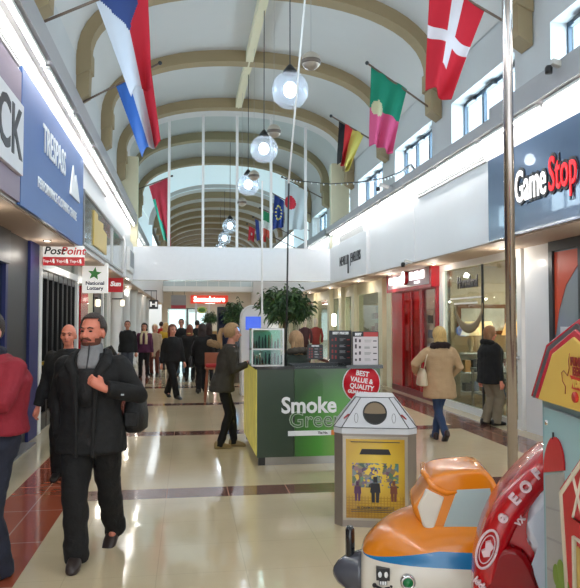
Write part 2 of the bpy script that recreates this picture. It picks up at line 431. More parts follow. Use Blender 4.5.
def human(name_label, x, y, rz, H=1.70, build=1., fine=.016, skin=None, hands=None, feet=None, lean=0., head_yaw=0., head_pitch=0.,
          top=None, topc=(30, 30, 32), hem=.78, flare=1.0, trous=(24, 24, 28), legw=1., shoe=(28, 26, 26), hair='short', hairc=(60, 44, 34),
          beard=False, elbow=None, cuff=.05, extra=None, group=None, sit=0, puff=1., hem_back=0, eyes=True, shoe_k=1.):
    topc, trous = [tuple(int(v*.55) for v in c) if max(c) < 48 else c for c in (topc, trous)]
    s = H/1.75; sk = skin or SKIN
    p = thing('person', name_label, 'person', (x, y, 0), rz, group)
    # joints, local: facing -y
    def P3(v): return Vector(v)*s
    ly = lambda z: -lean*max(0, z-.9)
    feet = feet or ((-.10, 0, 0, 0), (.10, 0, 0, 0))
    hands = hands or ((-.27, -.04, .78), (.27, -.04, .78))
    hip = [Vector((sg*.09, 0, .90-sit)) for sg in (-1, 1)]
    ank = [Vector((f[0], f[1], f[2]+.08)) for f in feet]
    knee = [ik(hip[i], ank[i], .43, .42, (0, -1, 0)) for i in (0, 1)]
    sho = [Vector((sg*.175*build**.5, ly(1.385), 1.385-sit)) for sg in (-1, 1)]
    wri = [Vector(h[:3]) for h in hands]
    elb = [ik(sho[i], wri[i], .29, .27, (elbow or ((-.4, 1, -.3), (.4, 1, -.3)))[i]) for i in (0, 1)]
    mats = sk
    # ---- body, one continuous skin
    b = MB()
    tor = [(.86, .135, .10), (.98, .13, .095), (1.08, .125, .09), (1.24, .15, .10), (1.36, .16, .095), (1.43, .13, .08), (1.47, .07, .065)]
    b.rings([[q*s for q in hring(0, ly(z), z-sit, rx*build, ry*build)] for z, rx, ry in tor])
    for i in (0, 1):
        b.tube([hip[i]*s, knee[i]*s, ank[i]*s], [.070*s*min(1, legw*.9), .050*s*min(1, legw*.9), .034*s*min(1, legw)], 12, round_ends=True)
        b.tube([ank[i]*s, (ank[i]+Vector((0, -.09, -.045)))*s], [.034*s, .028*s], 10, round_ends=True)
        b.tube([sho[i]*s, elb[i]*s, wri[i]*s], [.048*s, .038*s, .025*s], 12, round_ends=True)
    nb = Vector((0, ly(1.45)+.01, 1.44-sit)); hc = Vector((0, ly(1.55)-.01, 1.625-sit))
    HM = Matrix.Translation(hc*s) @ Matrix.Rotation(head_yaw, 4, 'Z') @ Matrix.Rotation(head_pitch, 4, 'X') @ Matrix.Diagonal((1.09, 1.07, 1.05, 1))
    b.tube([nb*s, (hc+Vector((0, .01, -.08)))*s], [.058*s, .052*s], 14)
    def he(c, r, seg=18): b.ell(Vector(c)*s, Vector(r)*s, 0, seg, HM)
    he((0, .012, .025), (.074, .092, .098)); he((0, -.018, -.03), (.060, .070, .085)); he((0, -.048, -.088), (.032, .030, .026))
    he((-.032, -.058, -.028), (.026, .022, .024)); he((.032, -.058, -.028), (.026, .022, .024))
    he((0, -.066, .030), (.050, .020, .014)); he((0, -.080, -.052), (.022, .014, .013))
    he((-.076, .012, -.012), (.010, .020, .032), 12); he((.076, .012, -.012), (.010, .020, .032), 12)
    b.tube([HM @ (Vector((0, -.078, .018))*s), HM @ (Vector((0, -.108, -.026))*s)], [.008*s, .0145*s], 10, round_ends=True)
    he((0, -.098, -.030), (.017, .014, .010), 10)
    # hands: palm, four curled fingers, thumb
    for i in (0, 1):
        w = wri[i]; hd = hands[i]; d = (w-elb[i]).normalized()
        if len(hd) > 3: d = Vector(hd[3]).normalized()
        sg = -1 if i == 0 else 1
        n = Vector((-sg, 0, 0)) if abs(d.x) < .7 else Vector((0, 1, 0))     # palm normal towards the body
        n = (n-d*n.dot(d)).normalized(); side = d.cross(n)
        if side.y > 0 or (abs(side.y) < .3 and side.z < 0): side = -side    # thumb side forward / up
        pc = w+d*.045
        b.tube([(w-d*.02)*s, (w+d*.03)*s, (w+d*.075)*s], [.024*s, .034*s, .036*s], 10, flat=1, round_ends=True)
        for k, ln in enumerate((.066, .074, .070, .056)):
            o0 = w+d*.075+side*(.027-.018*k)
            c1 = o0+d*ln*.5+n*ln*.15; c2 = c1+(d*.45+n*.75)*ln*.35; c3 = c2+(n*.9-d*.15)*ln*.28
            b.tube([(o0-d*.02)*s, c1*s, c2*s, c3*s], [.0098*s, .0092*s, .0086*s, .0075*s], 8, round_ends=True)
        t0 = w+d*.028+side*.026; t1 = t0+(side*.7+d*.6)*.034; t2 = t1+(d*.8+n*.5)*.034
        b.tube([t0*s, t1*s, t2*s], [.013*s, .0115*s, .009*s], 8, round_ends=True)
    bo = bake(b.build('body', mats, p), max(fine*.42, .0055) if fine < .012 else fine*.55, 1)
    # ---- face
    if eyes:
        for sg in (-1, 1):
            MB().ell((sg*.030*s, -.077*s, .006*s), (.013*s, .010*s, .0065*s), 0, 10, HM).build('eye', m_eye, p)
            MB().tube([HM @ (Vector((sg*.014, -.090, .026))*s), HM @ (Vector((sg*.030, -.090, .033))*s), HM @ (Vector((sg*.048, -.076, .026))*s)], .0045*s, 6).build('eyebrow', mat('brow%s' % str(hairc), hairc, .8), p)
        MB().tube([HM @ (Vector((-.024, -.086, -.056))*s), HM @ (Vector((0, -.096, -.060))*s), HM @ (Vector((.024, -.086, -.056))*s)], [.003*s, .0065*s, .003*s], 8).build('lips', m_lip, p)
    # ---- hair
    hm = mat('hair%s' % str(hairc), hairc, .55, var=.6, scale=26, bump=.7, bscale=30)
    if hm.name not in HAIRDONE:
        HAIRDONE.add(hm.name); nt = hm.node_tree; tc = nt.nodes.new('ShaderNodeTexCoord'); mp = nt.nodes.new('ShaderNodeMapping'); mp.inputs['Scale'].default_value = (5, 5, .5)
        nt.links.new(tc.outputs['Object'], mp.inputs[0])
        for n_ in nt.nodes:
            if n_.type == 'TEX_NOISE': nt.links.new(mp.outputs[0], n_.inputs['Vector'])
    if hair != 'bald':
        h = MB(); long_ = hair in ('long', 'bob', 'pony')
        seg = 44; n = 26; grow = 1.10 if long_ else 1.0
        V = {}
        for j in range(n+1):
            ph = -PI/2+PI*j/n
            for k in range(seg):
                t = 2*PI*k/seg; dv = Vector((math.cos(ph)*math.cos(t), math.cos(ph)*math.sin(t), math.sin(ph)))
                q = Vector((dv.x*.078*grow, dv.y*.096*grow+.014, dv.z*.102*grow+.026))
                V[j, k] = (dv, h.bm.verts.new(HM @ (q*s)))
        for j in range(n):
            for k in range(seg):
                c = [V[j, k], V[j, (k+1) % seg], V[j+1, (k+1) % seg], V[j+1, k]]
                dv = sum((q[0] for q in c), Vector())/4
                lim = -.15 if long_ else .05
                ok = dv.z > (.50+(.1 if dv.y < -.6 else 0) if long_ else .66) or (dv.y > lim and dv.z > -.62) or (abs(dv.x) > (.80 if long_ else .72) and dv.z > (-.5 if long_ else .02) and dv.y > -.42)
                if ok: h.bm.faces.new([q[1] for q in c]).smooth = True
        bmesh.ops.delete(h.bm, geom=[v for v in h.bm.verts if not v.link_faces], context='VERTS')
        ho = h.build('hair', hm, p)
        md = ho.modifiers.new('thick', 'SOLIDIFY'); md.thickness = (.014 if long_ else .009)*s; md.offset = 1
        if hair == 'long' or hair == 'bob':
            e = -.22 if hair == 'long' else -.13
            l = MB(); R = []
            for z, rx, ry, yy in ((.05, .086, .06, .050), (-.04, .094, .062, .050), (e*.7, .100, .056, .056), (e, .075, .036, .060)):
                R.append([HM @ (q*s) for q in hring(0, yy, z, rx, ry, 18)])
            l.rings(R)
            bake(l.build('hair_length', hm, p), .012, 2, .006, 26, (1, 1, .25), 3)
        if hair == 'pony':
            MB().tube([HM @ (Vector(q)*s) for q in ((0, .10, .065), (0, .15, .05), (0, .18, -.04), (0, .17, -.15), (0, .14, -.24))], [.02*s, .034*s, .040*s, .034*s, .010*s], 12, round_ends=True).build('ponytail', hm, p)
    if beard:
        bm_ = mat('beard', (104, 60, 44), .8, var=.25, scale=60, bump=.5, bscale=150)
        q = MB(); V = {}; n = 30; seg = 52
        for j in range(n+1):
            ph = -PI/2+PI*j/n
            for k in range(seg):
                t = 2*PI*k/seg; dv = Vector((math.cos(ph)*math.cos(t), math.cos(ph)*math.sin(t), math.sin(ph)))
                V[j, k] = (dv, q.bm.verts.new(HM @ (Vector((dv.x*.067, dv.y*.080-.014, dv.z*.090-.034))*s)))
        for j in range(n):
            for k in range(seg):
                c = [V[j, k], V[j, (k+1) % seg], V[j+1, (k+1) % seg], V[j+1, k]]; dv = sum((w[0] for w in c), Vector())/4
                if dv.y < .12 and dv.z < (-.42 if dv.y < -.55 else -.10 if dv.y < -.1 else -.02) : q.bm.faces.new([w[1] for w in c]).smooth = True
        bmesh.ops.delete(q.bm, geom=[v for v in q.bm.verts if not v.link_faces], context='VERTS')
        bo2 = q.build('beard', bm_, p); md = bo2.modifiers.new('thick', 'SOLIDIFY'); md.thickness = .006*s; md.offset = .2
        MB().tube([HM @ (Vector(c)*s) for c in ((-.034, -.078, -.058), (-.016, -.094, -.043), (0, -.098, -.041), (.016, -.094, -.043), (.034, -.078, -.058))], [.006*s, .010*s, .009*s, .010*s, .006*s], 8).build('moustache', bm_, p)
    # ---- trousers
    tm = mat('cloth%s' % str(trous), trous, .85, var=.12, scale=10, bump=.25, bscale=50)
    t = MB(); B = build
    t.rings([[q*s for q in hring(0, ly(z)*.3, z-sit, rx*B, ry*B)] for z, rx, ry in ((.80, .15, .10), (.88, .168, .125), (.98, .162, .122), (1.06, .150, .110))])
    for i in (0, 1):
        a_ = ank[i]+Vector((0, 0, -.05)); k_ = knee[i]
        t.tube([(hip[i]+Vector((0, 0, .02)))*s, (hip[i]*.5+k_*.5)*s, k_*s, (k_*.45+a_*.55)*s, a_*s], [v*s*legw*B**.4 for v in (.098, .088, .074, .070, .066)], 16)
    bake(t.build('trousers', tm, p), fine, 2, .012*s, 7, (1, 1, 1.3), x)
    # ---- shoes
    sm = mat('shoe%s' % str(shoe), shoe, .35, var=.1)
    for i in (0, 1):
        f = feet[i]; pit = f[4] if len(f) > 4 else 0
        M = Matrix.Translation(Vector((f[0], f[1], f[2]+.045))*s) @ Matrix.Rotation(f[3] if len(f) > 3 else 0, 4, 'Z') @ Matrix.Rotation(pit, 4, 'X')
        R = []
        for yy, w_, h0, h1 in ((.09, .018, -.035, .03), (.075, .036, -.045, .065), (.02, .041, -.045, .075), (-.06, .046, -.045, .045), (-.13, .050, -.045, .022), (-.185, .040, -.045, .004), (-.205, .016, -.042, -.015)):
            R.append([M @ (Vector((w_*shoe_k*math.copysign(abs(math.cos(a))**.7, math.cos(a)), yy*shoe_k, (h0+h1)/2+(h1-h0)/2*math.copysign(abs(math.sin(a))**.6, math.sin(a))))*s) for a in [2*PI*k/14 for k in range(14)]])
        MB().rings(R).build('shoe', sm, p)
    # ---- top
    cm = mat('cloth%s' % str(topc), topc, .8, var=.12, scale=9, bump=.25, bscale=45)
    j = MB(); cz = hem
    prof = [(hem, .180*flare, .135*flare), (hem+.02, .186*flare, .142*flare)]
    if hem < .95: prof.append(((hem+1.05)/2, .182*(1+flare)/2, .136*(1+flare)/2))
    prof += [(1.07, .170, .125), (1.20, .188, .134), (1.31, .200, .136), (1.37, .178, .122), (1.42, .135, .100), (1.475, .080, .078)]
    j.rings([[q*s for q in hring(0, ly(z), z-sit, rx*B*puff, ry*B*puff)] for z, rx, ry in prof])
    for i in (0, 1):
        c_ = wri[i]*.93+elb[i]*.07
        j.tube([sho[i]*s, (sho[i]*.5+elb[i]*.5)*s, elb[i]*s, (c_*.6+elb[i]*.4)*s, c_*s], [v*s*puff for v in (.076, .068, .061, .055, cuff)], 16)
        j.ell(sho[i]*s, (.072*s*puff, .075*s*puff, .066*s*puff), 0, 14)
    bake(j.build(top or 'jacket', cm, p), fine, 2, .013*s, 6, (1, 1, 1.2), x+3)
    if extra: extra(p, s, ly)
    return p
m_zip = mat('zip dark', (40, 42, 46), .4)
def scarf(c):
    def f(p, s, ly):
        M_ = mat('scarf%s' % str(c), c, .9, var=.15, scale=20, bump=.4)
        m = MB(); n = 20
        m.tube([Vector((.085*math.cos(2*PI*k/n), .085*math.sin(2*PI*k/n)+ly(1.5), 1.48+.012*math.sin(2*PI*k/n)))*s for k in range(n+1)], .034*s, 10)
        for sg in (-1, 1): m.tube([Vector((sg*.06, -.09+ly(1.45), 1.46))*s, Vector((sg*.085, -.165+ly(1.3), 1.32))*s, Vector((sg*.08, -.17, 1.08))*s], [.035*s, .045*s, .045*s], 10, flat=.5)
        m.build('scarf', M_, p)
    return f
def handbag(side, c, z=.95, w=.28, yy=.0, strap=True, h=.2):
    def f(p, s, ly):
        # a carried bag is its own thing, in world space
        M_ = mat('bag%s' % str(c), c, .45, var=.08)
        o = thing('handbag', None, 'bag', p.location+Matrix.Rotation(p.rotation_euler.z, 3, 'Z') @ Vector((side*.27*s, yy*s, (z-.0)*s)), p.rotation_euler.z)
        m = MB(); R = []
        for zz, d_ in ((-h/2, .05), (-h/2+.02, .065), (h*.2, .05), (h/2, .02)):
            R.append([Vector(q) for q in hring(0, 0, zz, d_, w/2*(1 if zz < 0 else .85), 16, 3.5)])
        m.rings(R).build('bag_body', M_, o)
        if strap:
            d = Vector((-side*.12*s, -yy*s, (1.47-z)*s))
            MB().tube([(0, -w*.36, h*.45), Vector((0, -w*.2, h*.45))*.5+d*.5+Vector((side*.03, -.09, 0)), d, Vector((0, w*.2, h*.45))*.5+d*.5+Vector((side*.03, .09, 0)), (0, w*.36, h*.45)], .008, 6).build('strap', M_, o)
        BAGS.append(o)
    return f
BAGS = []; HAIRDONE = set()
def multi(*fs):
    def f(p, s, ly):
        for q in fs: q(p, s, ly)
    return f
# main man
def main_extra(p, s, ly):
    g = mat('grey sweater', (128, 128, 130), .85, var=.1, scale=30, bump=.3)
    m = MB(); n = 24
    R = []
    for z, r, yy in ((1.42, .105, -.02), (1.46, .088, -.012), (1.50, .078, -.012), (1.535, .076, -.018), (1.54, .066, -.018)):
        R.append([Vector((r*math.cos(2*PI*k/n), r*1.02*math.sin(2*PI*k/n)+yy, z+.012*math.sin(2*PI*k/n)))*s for k in range(n)])
    m.rings(R)
    m.rings([[q*s for q in hring(0, yy, z, rx, ry, 16)] for z, rx, ry, yy in ((1.37, .060, .03, -.142), (1.40, .072, .03, -.134), (1.43, .078, .03, -.112), (1.48, .075, .03, -.085), (1.51, .06, .02, -.065))])
    m.build('sweater_collar', g, p)
    MB().tube([Vector(q)*s for q in ((.004, -.100, 1.535), (.006, -.118, 1.48), (.008, -.146, 1.43), (.008, -.176, 1.37))], .005, 6).build('zip', m_zip, p)
    bk = mat('black shell lining', (20, 20, 22), .7, bump=.3)
    MB().rings([[q*s for q in hring(0, -.135, z, rx, .04, 16)] for z, rx in ((1.10, .05), (1.2, .06), (1.34, .072), (1.37, .07))]).build('sweater_front', bk, p)
    jm = mat('cloth(14, 14, 15)', (14, 14, 15), .8)
    for sg in (-1, 1):
        l = MB()
        l.tube([Vector(q)*s for q in ((sg*.06, .085, 1.475), (sg*.105, .03, 1.485), (sg*.125, -.05, 1.455), (sg*.13, -.125, 1.40), (sg*.085, -.165, 1.33), (sg*.07, -.172, 1.15), (sg*.06, -.178, .95), (sg*.06, -.182, .76))], [.026, .034, .038, .042, .034, .022, .02, .02], 12, flat=.6, round_ends=True)
        bake(l.build('lapel', jm, p), .010, 1, .004, 14)
    lg = mat('small silver logo', (170, 172, 176), .4); MB().box(Vector((.27, -.25, 1.19))*s, Vector((.29, -.253, 1.20))*s).build('sleeve_mark', lg, p)
human('man in black jacket over grey zip sweater, walking toward the camera', -.685, 5.12, math.radians(-8), 1.745, 1.12, .010, SKINR,
      hands=((-.19, -.06, .87), (.15, -.25, 1.24, (-.85, -.15, .55))), elbow=((-.6, .6, 0), (1, .25, -.6)),
      feet=((-.05, -.16, 0, .12), (.09, .36, .05, -.15, .5)), top='jacket', topc=(27, 27, 29), hem=.76, flare=1.10, trous=(24, 23, 24), legw=1.18,
      hair='short', hairc=(60, 48, 42), beard=True, puff=1.13, cuff=.056, extra=main_extra, head_yaw=math.radians(-14), shoe=(52, 42, 40))
# his shoulder bag
o = thing('shoulder_bag', 'black shoulder bag hanging at the hip of the man in black jacket', 'bag', (-.38, 5.22, 0), math.radians(-10))
mb = MB(); mb.rings([[Vector(q) for q in hring(0, 0, z, rx, ry, 18, 3.5)] for z, rx, ry in ((.88, .05, .09), (.90, .075, .13), (1.0, .08, .135), (1.10, .065, .13), (1.14, .03, .10))])
mb.build('bag_body', mat('black nylon', (15, 15, 17), .6, bump=.3), o)
MB().box((-.05, -.145, .93), (.05, -.12, 1.04), bev=.01).build('pocket', mat('black nylon', (26, 26, 28)), o)
MB().tube([(-.02, -.10, 1.14), (-.06, -.16, 1.26), (-.16, -.22, 1.36), (-.20, -.15, 1.49), (-.20, .0, 1.51), (-.14, .12, 1.36), (-.02, .10, 1.14)], .016, 8, flat=.5).build('strap', m_black, o)
p = at(60, 460, 7.9)
human('bald man in dark jacket walking just behind the bearded man', p.x+.11, 7.7, math.radians(-5), 1.66, 1.08, .016, SKINR, topc=(26, 28, 36), hem=.80, hair='bald', puff=1.1, hands=((-.33, -.04, .80), (.30, .0, .80)), feet=((-.10, -.02, 0, 0), (.1, .25, .04, 0, .4)), hairc=(90, 70, 60))
human('person in red padded jacket and dark jeans cut off by the left edge', at(-13, 400, 4.75).x, 4.75, math.radians(-24), 1.76, 1.34, .012, SKIN, topc=(138, 26, 42), hem=.96, trous=(34, 38, 54), puff=1.12, legw=1.02, hair='short', hairc=(50, 40, 36),
      hands=((-.05, -.30, 1.22), (.02, -.30, 1.20)), elbow=((-1, .1, -.5), (1, .0, -.6)), extra=scarf((34, 36, 52)), feet=((-.12, -.02, 0, 0), (.06, .10, 0, 0)), shoe=(30, 30, 34))
def fur_hood(c, yy=.10):
    def f(p, s, ly):
        m = MB(); n = 18
        m.tube([Vector((.115*math.cos(t), yy+.075*math.sin(t)-.02, 1.47+.02*math.sin(t)))*s for t in [PI*(-.12+1.24*k/n) for k in range(n+1)]], [.05*s]*(n+1), 12, round_ends=True)
        bake(m.build('fur_collar', mat('fur%s' % str(c), c, .95, var=.35, scale=60, bump=.8, bscale=140), p), .012, 1, .012, 30)
    return f
g_ = human('young woman with blond ponytail and dark parka leaning to the kiosk cabinet', .46, 9.25, math.radians(92), 1.65, 1.12, .014, SKIN, topc=(54, 50, 42), hem=.80, flare=1.18, trous=(20, 20, 24), legw=.80, hair='pony', hairc=(178, 140, 96),
      hands=((-.12, -.36, 1.20), (.10, -.34, 1.16)), feet=((-.08, .04, 0, .1), (.06, -.18, .0, -.1)), shoe=(150, 128, 86), shoe_k=.84, extra=multi(fur_hood((150, 120, 84), .12)), head_yaw=-.12, lean=.22, hem_back=1)
human('seller with light brown hair standing inside the green kiosk, back turned', 1.40, 8.82, math.radians(200), 1.55, 1.05, .016, SKIN, topc=(50, 62, 56), hem=.85, hair='long', hairc=(190, 150, 112), hands=((-.1, -.3, 1.0), (.1, -.3, 1.0)), extra=fur_hood((96, 88, 80), .06))
def belt(p, s, ly):
    m = MB(); m.rings([[Vector(q)*s for q in hring(0, 0, z, .192, .145, 24)] for z in (1.045, 1.085)], cap=False)
    m.build('belt', mat('dark belt', (44, 28, 28), .4), p)
    fur_hood((46, 34, 34), .06)(p, s, ly)
human('woman in beige belted coat with dark fur collar, walking away', 3.57, 9.35, math.radians(176), 1.60, 1.08, .014, SKIN, top='coat', topc=(176, 148, 112), hem=.66, flare=1.22, trous=(44, 66, 100), legw=.85, hair='bob', hairc=(206, 172, 108),
      hands=((-.22, -.20, .98), (.32, -.22, 1.05)), elbow=((-.7, .5, -.3), (1, .6, -.3)), feet=((.05, -.10, 0, 0), (-.05, .16, .05, 0, .6)), puff=1.1, extra=multi(belt, handbag(1, (206, 192, 164), .98, .30, -.05, True, .24)), shoe=(40, 30, 30))
human('man in black jacket and khaki trousers looking into the shop window', 4.92, 10.6, math.radians(98), 1.60, 1.22, .014, SKINR, topc=(20, 21, 24), hem=.74, trous=(128, 116, 96), legw=1.15, hair='bob', hairc=(140, 98, 62),
      hands=((-.30, -.02, .78), (.30, .02, .78)), feet=((-.08, -.05, 0, 0), (.10, .06, 0, 0)), puff=1.15, extra=fur_hood((18, 18, 20), .07), flare=1.1)
def crowd(lab, px, fy, H, rz, **k):
    d = EYE*F/(fy-HY); q = None
    lo = at(px, fy, 10.0); sc = EYE/(EYE-lo.z); X = lo.x*sc; Y = 10*sc
    return human(lab, X, Y, math.radians(rz), H, fine=.022, **k)
crowd('woman in purple coat with cream scarf walking toward the camera', 144, 377, 1.62, -4, topc=(84, 34, 66), hem=.80, trous=(28, 26, 34), hair='bob', hairc=(40, 30, 34), extra=scarf((214, 196, 160)), build=1.05, flare=1.15, feet=((-.1, -.1, 0, 0), (.1, .1, 0, 0)))
crowd('man in dark jacket and flat cap beside the woman in purple', 127, 379, 1.70, 6, topc=(34, 34, 38), hem=.80, trous=(70, 74, 84), hair='short', hairc=(50, 44, 42), build=1.15)
crowd('woman in pale beige coat behind the woman in purple', 154.5, 375, 1.58, -10, top='coat', topc=(192, 170, 144), hem=.62, trous=(110, 60, 50), hair='bob', hairc=(206, 178, 140), hands=((-.2, -.25, 1.0), (.27, 0, .8)))
crowd('red-haired woman in all black striding across the walkway', 172, 398, 1.61, 28, topc=(20, 20, 23), hem=.86, trous=(18, 18, 21), hair='pony', hairc=(110, 56, 42), build=1.12, legw=1.1, feet=((-.02, -.30, 0, 0), (.03, .34, .04, 0, .4)), hands=((-.25, .06, .8), (.24, -.16, .84)), hem_back=0)
crowd('dark-haired woman in black seen from behind with bag on her shoulder', 202, 393, 1.62, 172, topc=(24, 24, 28), hem=.72, trous=(22, 22, 26), hair='long', hairc=(44, 30, 30), build=1.1, extra=handbag(1, (40, 38, 42), .80, .36, 0, True, .26), feet=((-.08, 0, 0, 0), (.08, .12, 0, 0)))
crowd('tall man in dark jacket and pale jeans in the middle of the crowd', 181, 375, 1.76, 0, topc=(26, 28, 32), hem=.85, trous=(104, 136, 158), hair='short', hairc=(40, 32, 30))
crowd('person in dark coat with long yellow scarf', 189.5, 381, 1.58, 170, top='coat', topc=(28, 27, 30), hem=.6, trous=(24, 24, 26), hair='long', hairc=(130, 70, 52), extra=scarf((206, 190, 120)))
crowd('person in mustard yellow jacket among the distant crowd', 165.5, 370, 1.62, 165, topc=(196, 156, 40), hem=.85, trous=(60, 60, 70), hair='long', hairc=(196, 160, 104))
crowd('person in red jacket at the far end of the walkway', 161, 362, 1.66, 170, topc=(186, 28, 36), hem=.85, trous=(40, 50, 90), hair='short', hairc=(60, 40, 36))
crowd('man in black standing near the wooden far shop counter', 197, 367, 1.72, 175, topc=(24, 24, 27), hem=.8, trous=(26, 26, 30), hair='short', hairc=(40, 30, 28))
crowd('dark-haired person in black behind the woman with shoulder bag', 208.5, 382, 1.62, 185, topc=(30, 28, 32), hem=.75, trous=(26, 26, 30), hair='long', hairc=(52, 34, 34))
bl = ['cream leather handbag over the arm of the woman in beige coat', 'large dark shoulder bag of the woman in black']
for o, l in zip(BAGS, bl): o['label'] = l
# ------------------------------------------------------------------ shells behind the shop fronts
m_int = mat('shop interior wall', (212, 206, 192), .8, var=.05)
m_intd = mat('dark shop interior', (46, 42, 42), .8, var=.1)
struct(MB().box((-6.2, -5, 0), (-6.05, 60, 2.9)).build('wall_left', m_int))
struct(MB().box((9.0, -5, 0), (9.15, 60, 2.9)).build('wall_right', m_int))
struct(MB().box((-6.2, 52, 0), (9.15, 52.2, 7.4)).build('wall_back', m_white))
mb = MB()
for y in (8.6, 14.4, 20.0, 26.5, 33, 40): mb.box((-6.1, y, 0), (-2.35, y+.12, 2.86))
struct(mb.build('wall_left', m_int))
mb = MB()
for y in (9.55, 13.45, 17.4, 24.5, 31, 38): mb.box((5.32, y, 0), (9.0, y+.12, 2.86))
struct(mb.build('wall_right', m_int))
# shop ceiling lights
for (x, y, e) in ((-4, 12.4, 26), (-4, 17, 26), (-4, 24, 26), (-4.0, 30, 30), (-3.9, 37, 30), (6.9, 11.6, 85), (7, 15.4, 30), (7, 21, 90), (7, 28, 60), (7.0, 35, 40), (6.7, 7.2, 20), (1.4, 44, 70), (-4.2, 7.2, 10)):
    o = thing('ceiling_light', 'square lit ceiling panel inside a shop', 'light', (x, y, 2.84), 0, 'lit ceiling panels inside the shops')
    MB().box((-.3, -.3, -.02), (.3, .3, 0)).build('diffuser', mat('lit panel', (255, 248, 235), .4, emit=3, var=-1), o)
    MB().box((-.33, -.33, -.015), (.33, .33, .0)).build('frame', m_white, o)
    area((x, y, 2.80), (0, 0, 0), .6, .6, e, (1, .95, .87), 'shop_light')
# fill downlights added in the walkway soffits to brighten the hall
for sx, x in ((-1, -1.98), (1, 4.85)):
    for y in (4, 7, 10, 13, 16, 19, 23, 27, 31, 35, 40, 45):
        o = thing('fill_downlight', 'added small round downlight in the %s walkway soffit' % ('left' if sx < 0 else 'right'), 'light', (x, y, 2.84), 0, 'added soffit downlights %s' % ('left' if sx < 0 else 'right'))
        MB().lathe([(.055, -.012), (.055, 0), (.0, 0)], seg=16).build('ring', m_chrome, o)
        MB().lathe([(.0, -.014), (.04, -.014), (.04, -.008)], seg=16).build('lens', mat('lit lens', (255, 244, 226), .4, emit=7, var=-1), o)
        if y < 32: point((x, y, 2.62), 3.5 if sx < 0 else 7, .05, (1, .93, .82), 'fill_downlight')
# ------------------------------------------------------------------ left shop fronts (glazing line x = -2.25)
XL = -2.25
m_navy = mat('navy blue paint', (18, 28, 92), .5); m_char = mat('charcoal panel', (44, 45, 46), .45, var=.06)
o = thing('storefront', 'navy blue shop front with charcoal pillar at the left edge', 'shop front', (XL, 4, 0))
mb = MB(); mb.box((-.1, 0, 0), (0, 5.0, 1.15)).box((-.1, 0, 2.6), (0, 5.0, 2.86)); mb.box((-.1, 4.9, 1.16), (0, 5.0, 2.59)).build('stall_riser', m_navy, o)
MB().box((-.12, 5.0, 0), (.0, 6.05, 2.86)).build('pillar', m_char, o)
MB().box((-.12, 6.05, 0), (.04, 6.62, 2.86)).build('pilaster', m_navy, o)
MB().box((-.10, 0, 2.42), (.03, 5.0, 2.86)).build('shutter_housing', m_dark, o)
MB().box((-.05, 0, 1.15), (-.04, 4.9, 2.6)).build('window', m_glass, o)
struct(MB().box((-3.3, 4, 0), (-3.2, 9.0, 2.8)).build('wall_left', mat('lit orange timber back panel', (206, 160, 96), .6, var=.1)))
MB().box((-.02, 0, 0), (.18, 5.9, .025)).build('doorstep', mat('grey threshold', (120, 118, 120), .5), o)
point((-2.75, 8.0, 2.6), 14, .08, (1, .75, .45), 'shop_light')
# newsagent front: white frame, dark folding grille
o = thing('storefront', 'white framed newsagent front with open dark folding doors', 'shop front', (XL, 10.7, 0))
mb = MB(); mb.box((-.06, 0, 0), (.04, .18, 2.86)).box((-.06, 3.5, 0), (.04, 3.7, 2.86)).box((-.06, 0, 2.5), (.04, 3.7, 2.62)).build('frame', m_white, o)
MB().box((-.03, .18, 2.62), (-.02, 3.5, 2.86)).build('transom_glass', m_glass, o)
MB().box((-.09, .2, 0), (-.08, 3.48, 2.5)).build('dimming_pane', glassmat('dimming tint', (70, 70, 78), .05), o)  # dark sheet added behind the doors so the gaps look dim
for i in range(7):
    m_ = MB(); y = .35+i*.45
    m_.box((-.05, y, 0), (.0, y+.04, 2.5)).box((-.05, y+.36, 0), (.0, y+.40, 2.5)).box((-.05, y, 0), (.0, y+.4, .25)).box((-.05, y, 2.38), (.0, y+.4, 2.5)).box((-.045, y, 1.0), (-.005, y+.4, 1.05))
    m_.build('folding_door', m_black, o)
mb = MB().box((.0, .3, 1.02), (.05, 2.3, 1.07)); mb.build('handrail', mat('gold rail', (196, 160, 70), .3, .6), o)
# shelves with magazines inside
def stock(x0, x1, y, z0, rows, n, label, group, cols, seed=0, dep=.22, hh=.26, face='y', sgn=-1):
    R = random.Random(seed)
    sh = thing('display_shelf', label, 'shelf', (0, 0, 0))
    fr = MB()
    for r in range(rows+1):
        z = z0+r*(hh+.12)
        if face == 'y': fr.box((x0, y, z-.02), (x1, y+dep, z))
        else: fr.box((y, x0, z-.02), (y+dep, x1, z))
    fr.build('boards', m_white, sh)
    bk = MB()
    if face == 'y': bk.box((x0, y+dep, z0-.1), (x1, y+dep+.02, z0+rows*(hh+.12)))
    else: bk.box((y+dep, x0, z0-.1), (y+dep+.02, x1, z0+rows*(hh+.12)))
    bk.build('back_panel', m_int, sh)
    for r in range(rows):
        for i in range(n):
            a = x0+(x1-x0)*(i+.12)/n; b_ = x0+(x1-x0)*(i+.86)/n; z = z0+r*(hh+.12); h = hh*R.uniform(.55, 1)
            c = R.choice(cols); m_ = mat('stock%s' % str(c), c, .5, var=.2, scale=30)
            q = MB()
            if face == 'y': q.box((a, y+.03, z), (b_, y+dep-.03, z+h), bev=.008)
            else: q.box((y+.03, a, z), (y+dep-.03, b_, z+h), bev=.008)
            tag(q.build('boxed_goods', m_), 'boxed goods on the %s' % label, 'goods', group)
pal = [(200, 60, 50), (230, 220, 200), (60, 90, 150), (220, 180, 60), (90, 130, 80), (40, 40, 46), (200, 130, 150)]
stock(10.95, 14.1, -3.6, .5, 4, 9, 'shelf behind the folding doors of the newsagent', 'goods behind the folding doors', pal, 3, face='x')
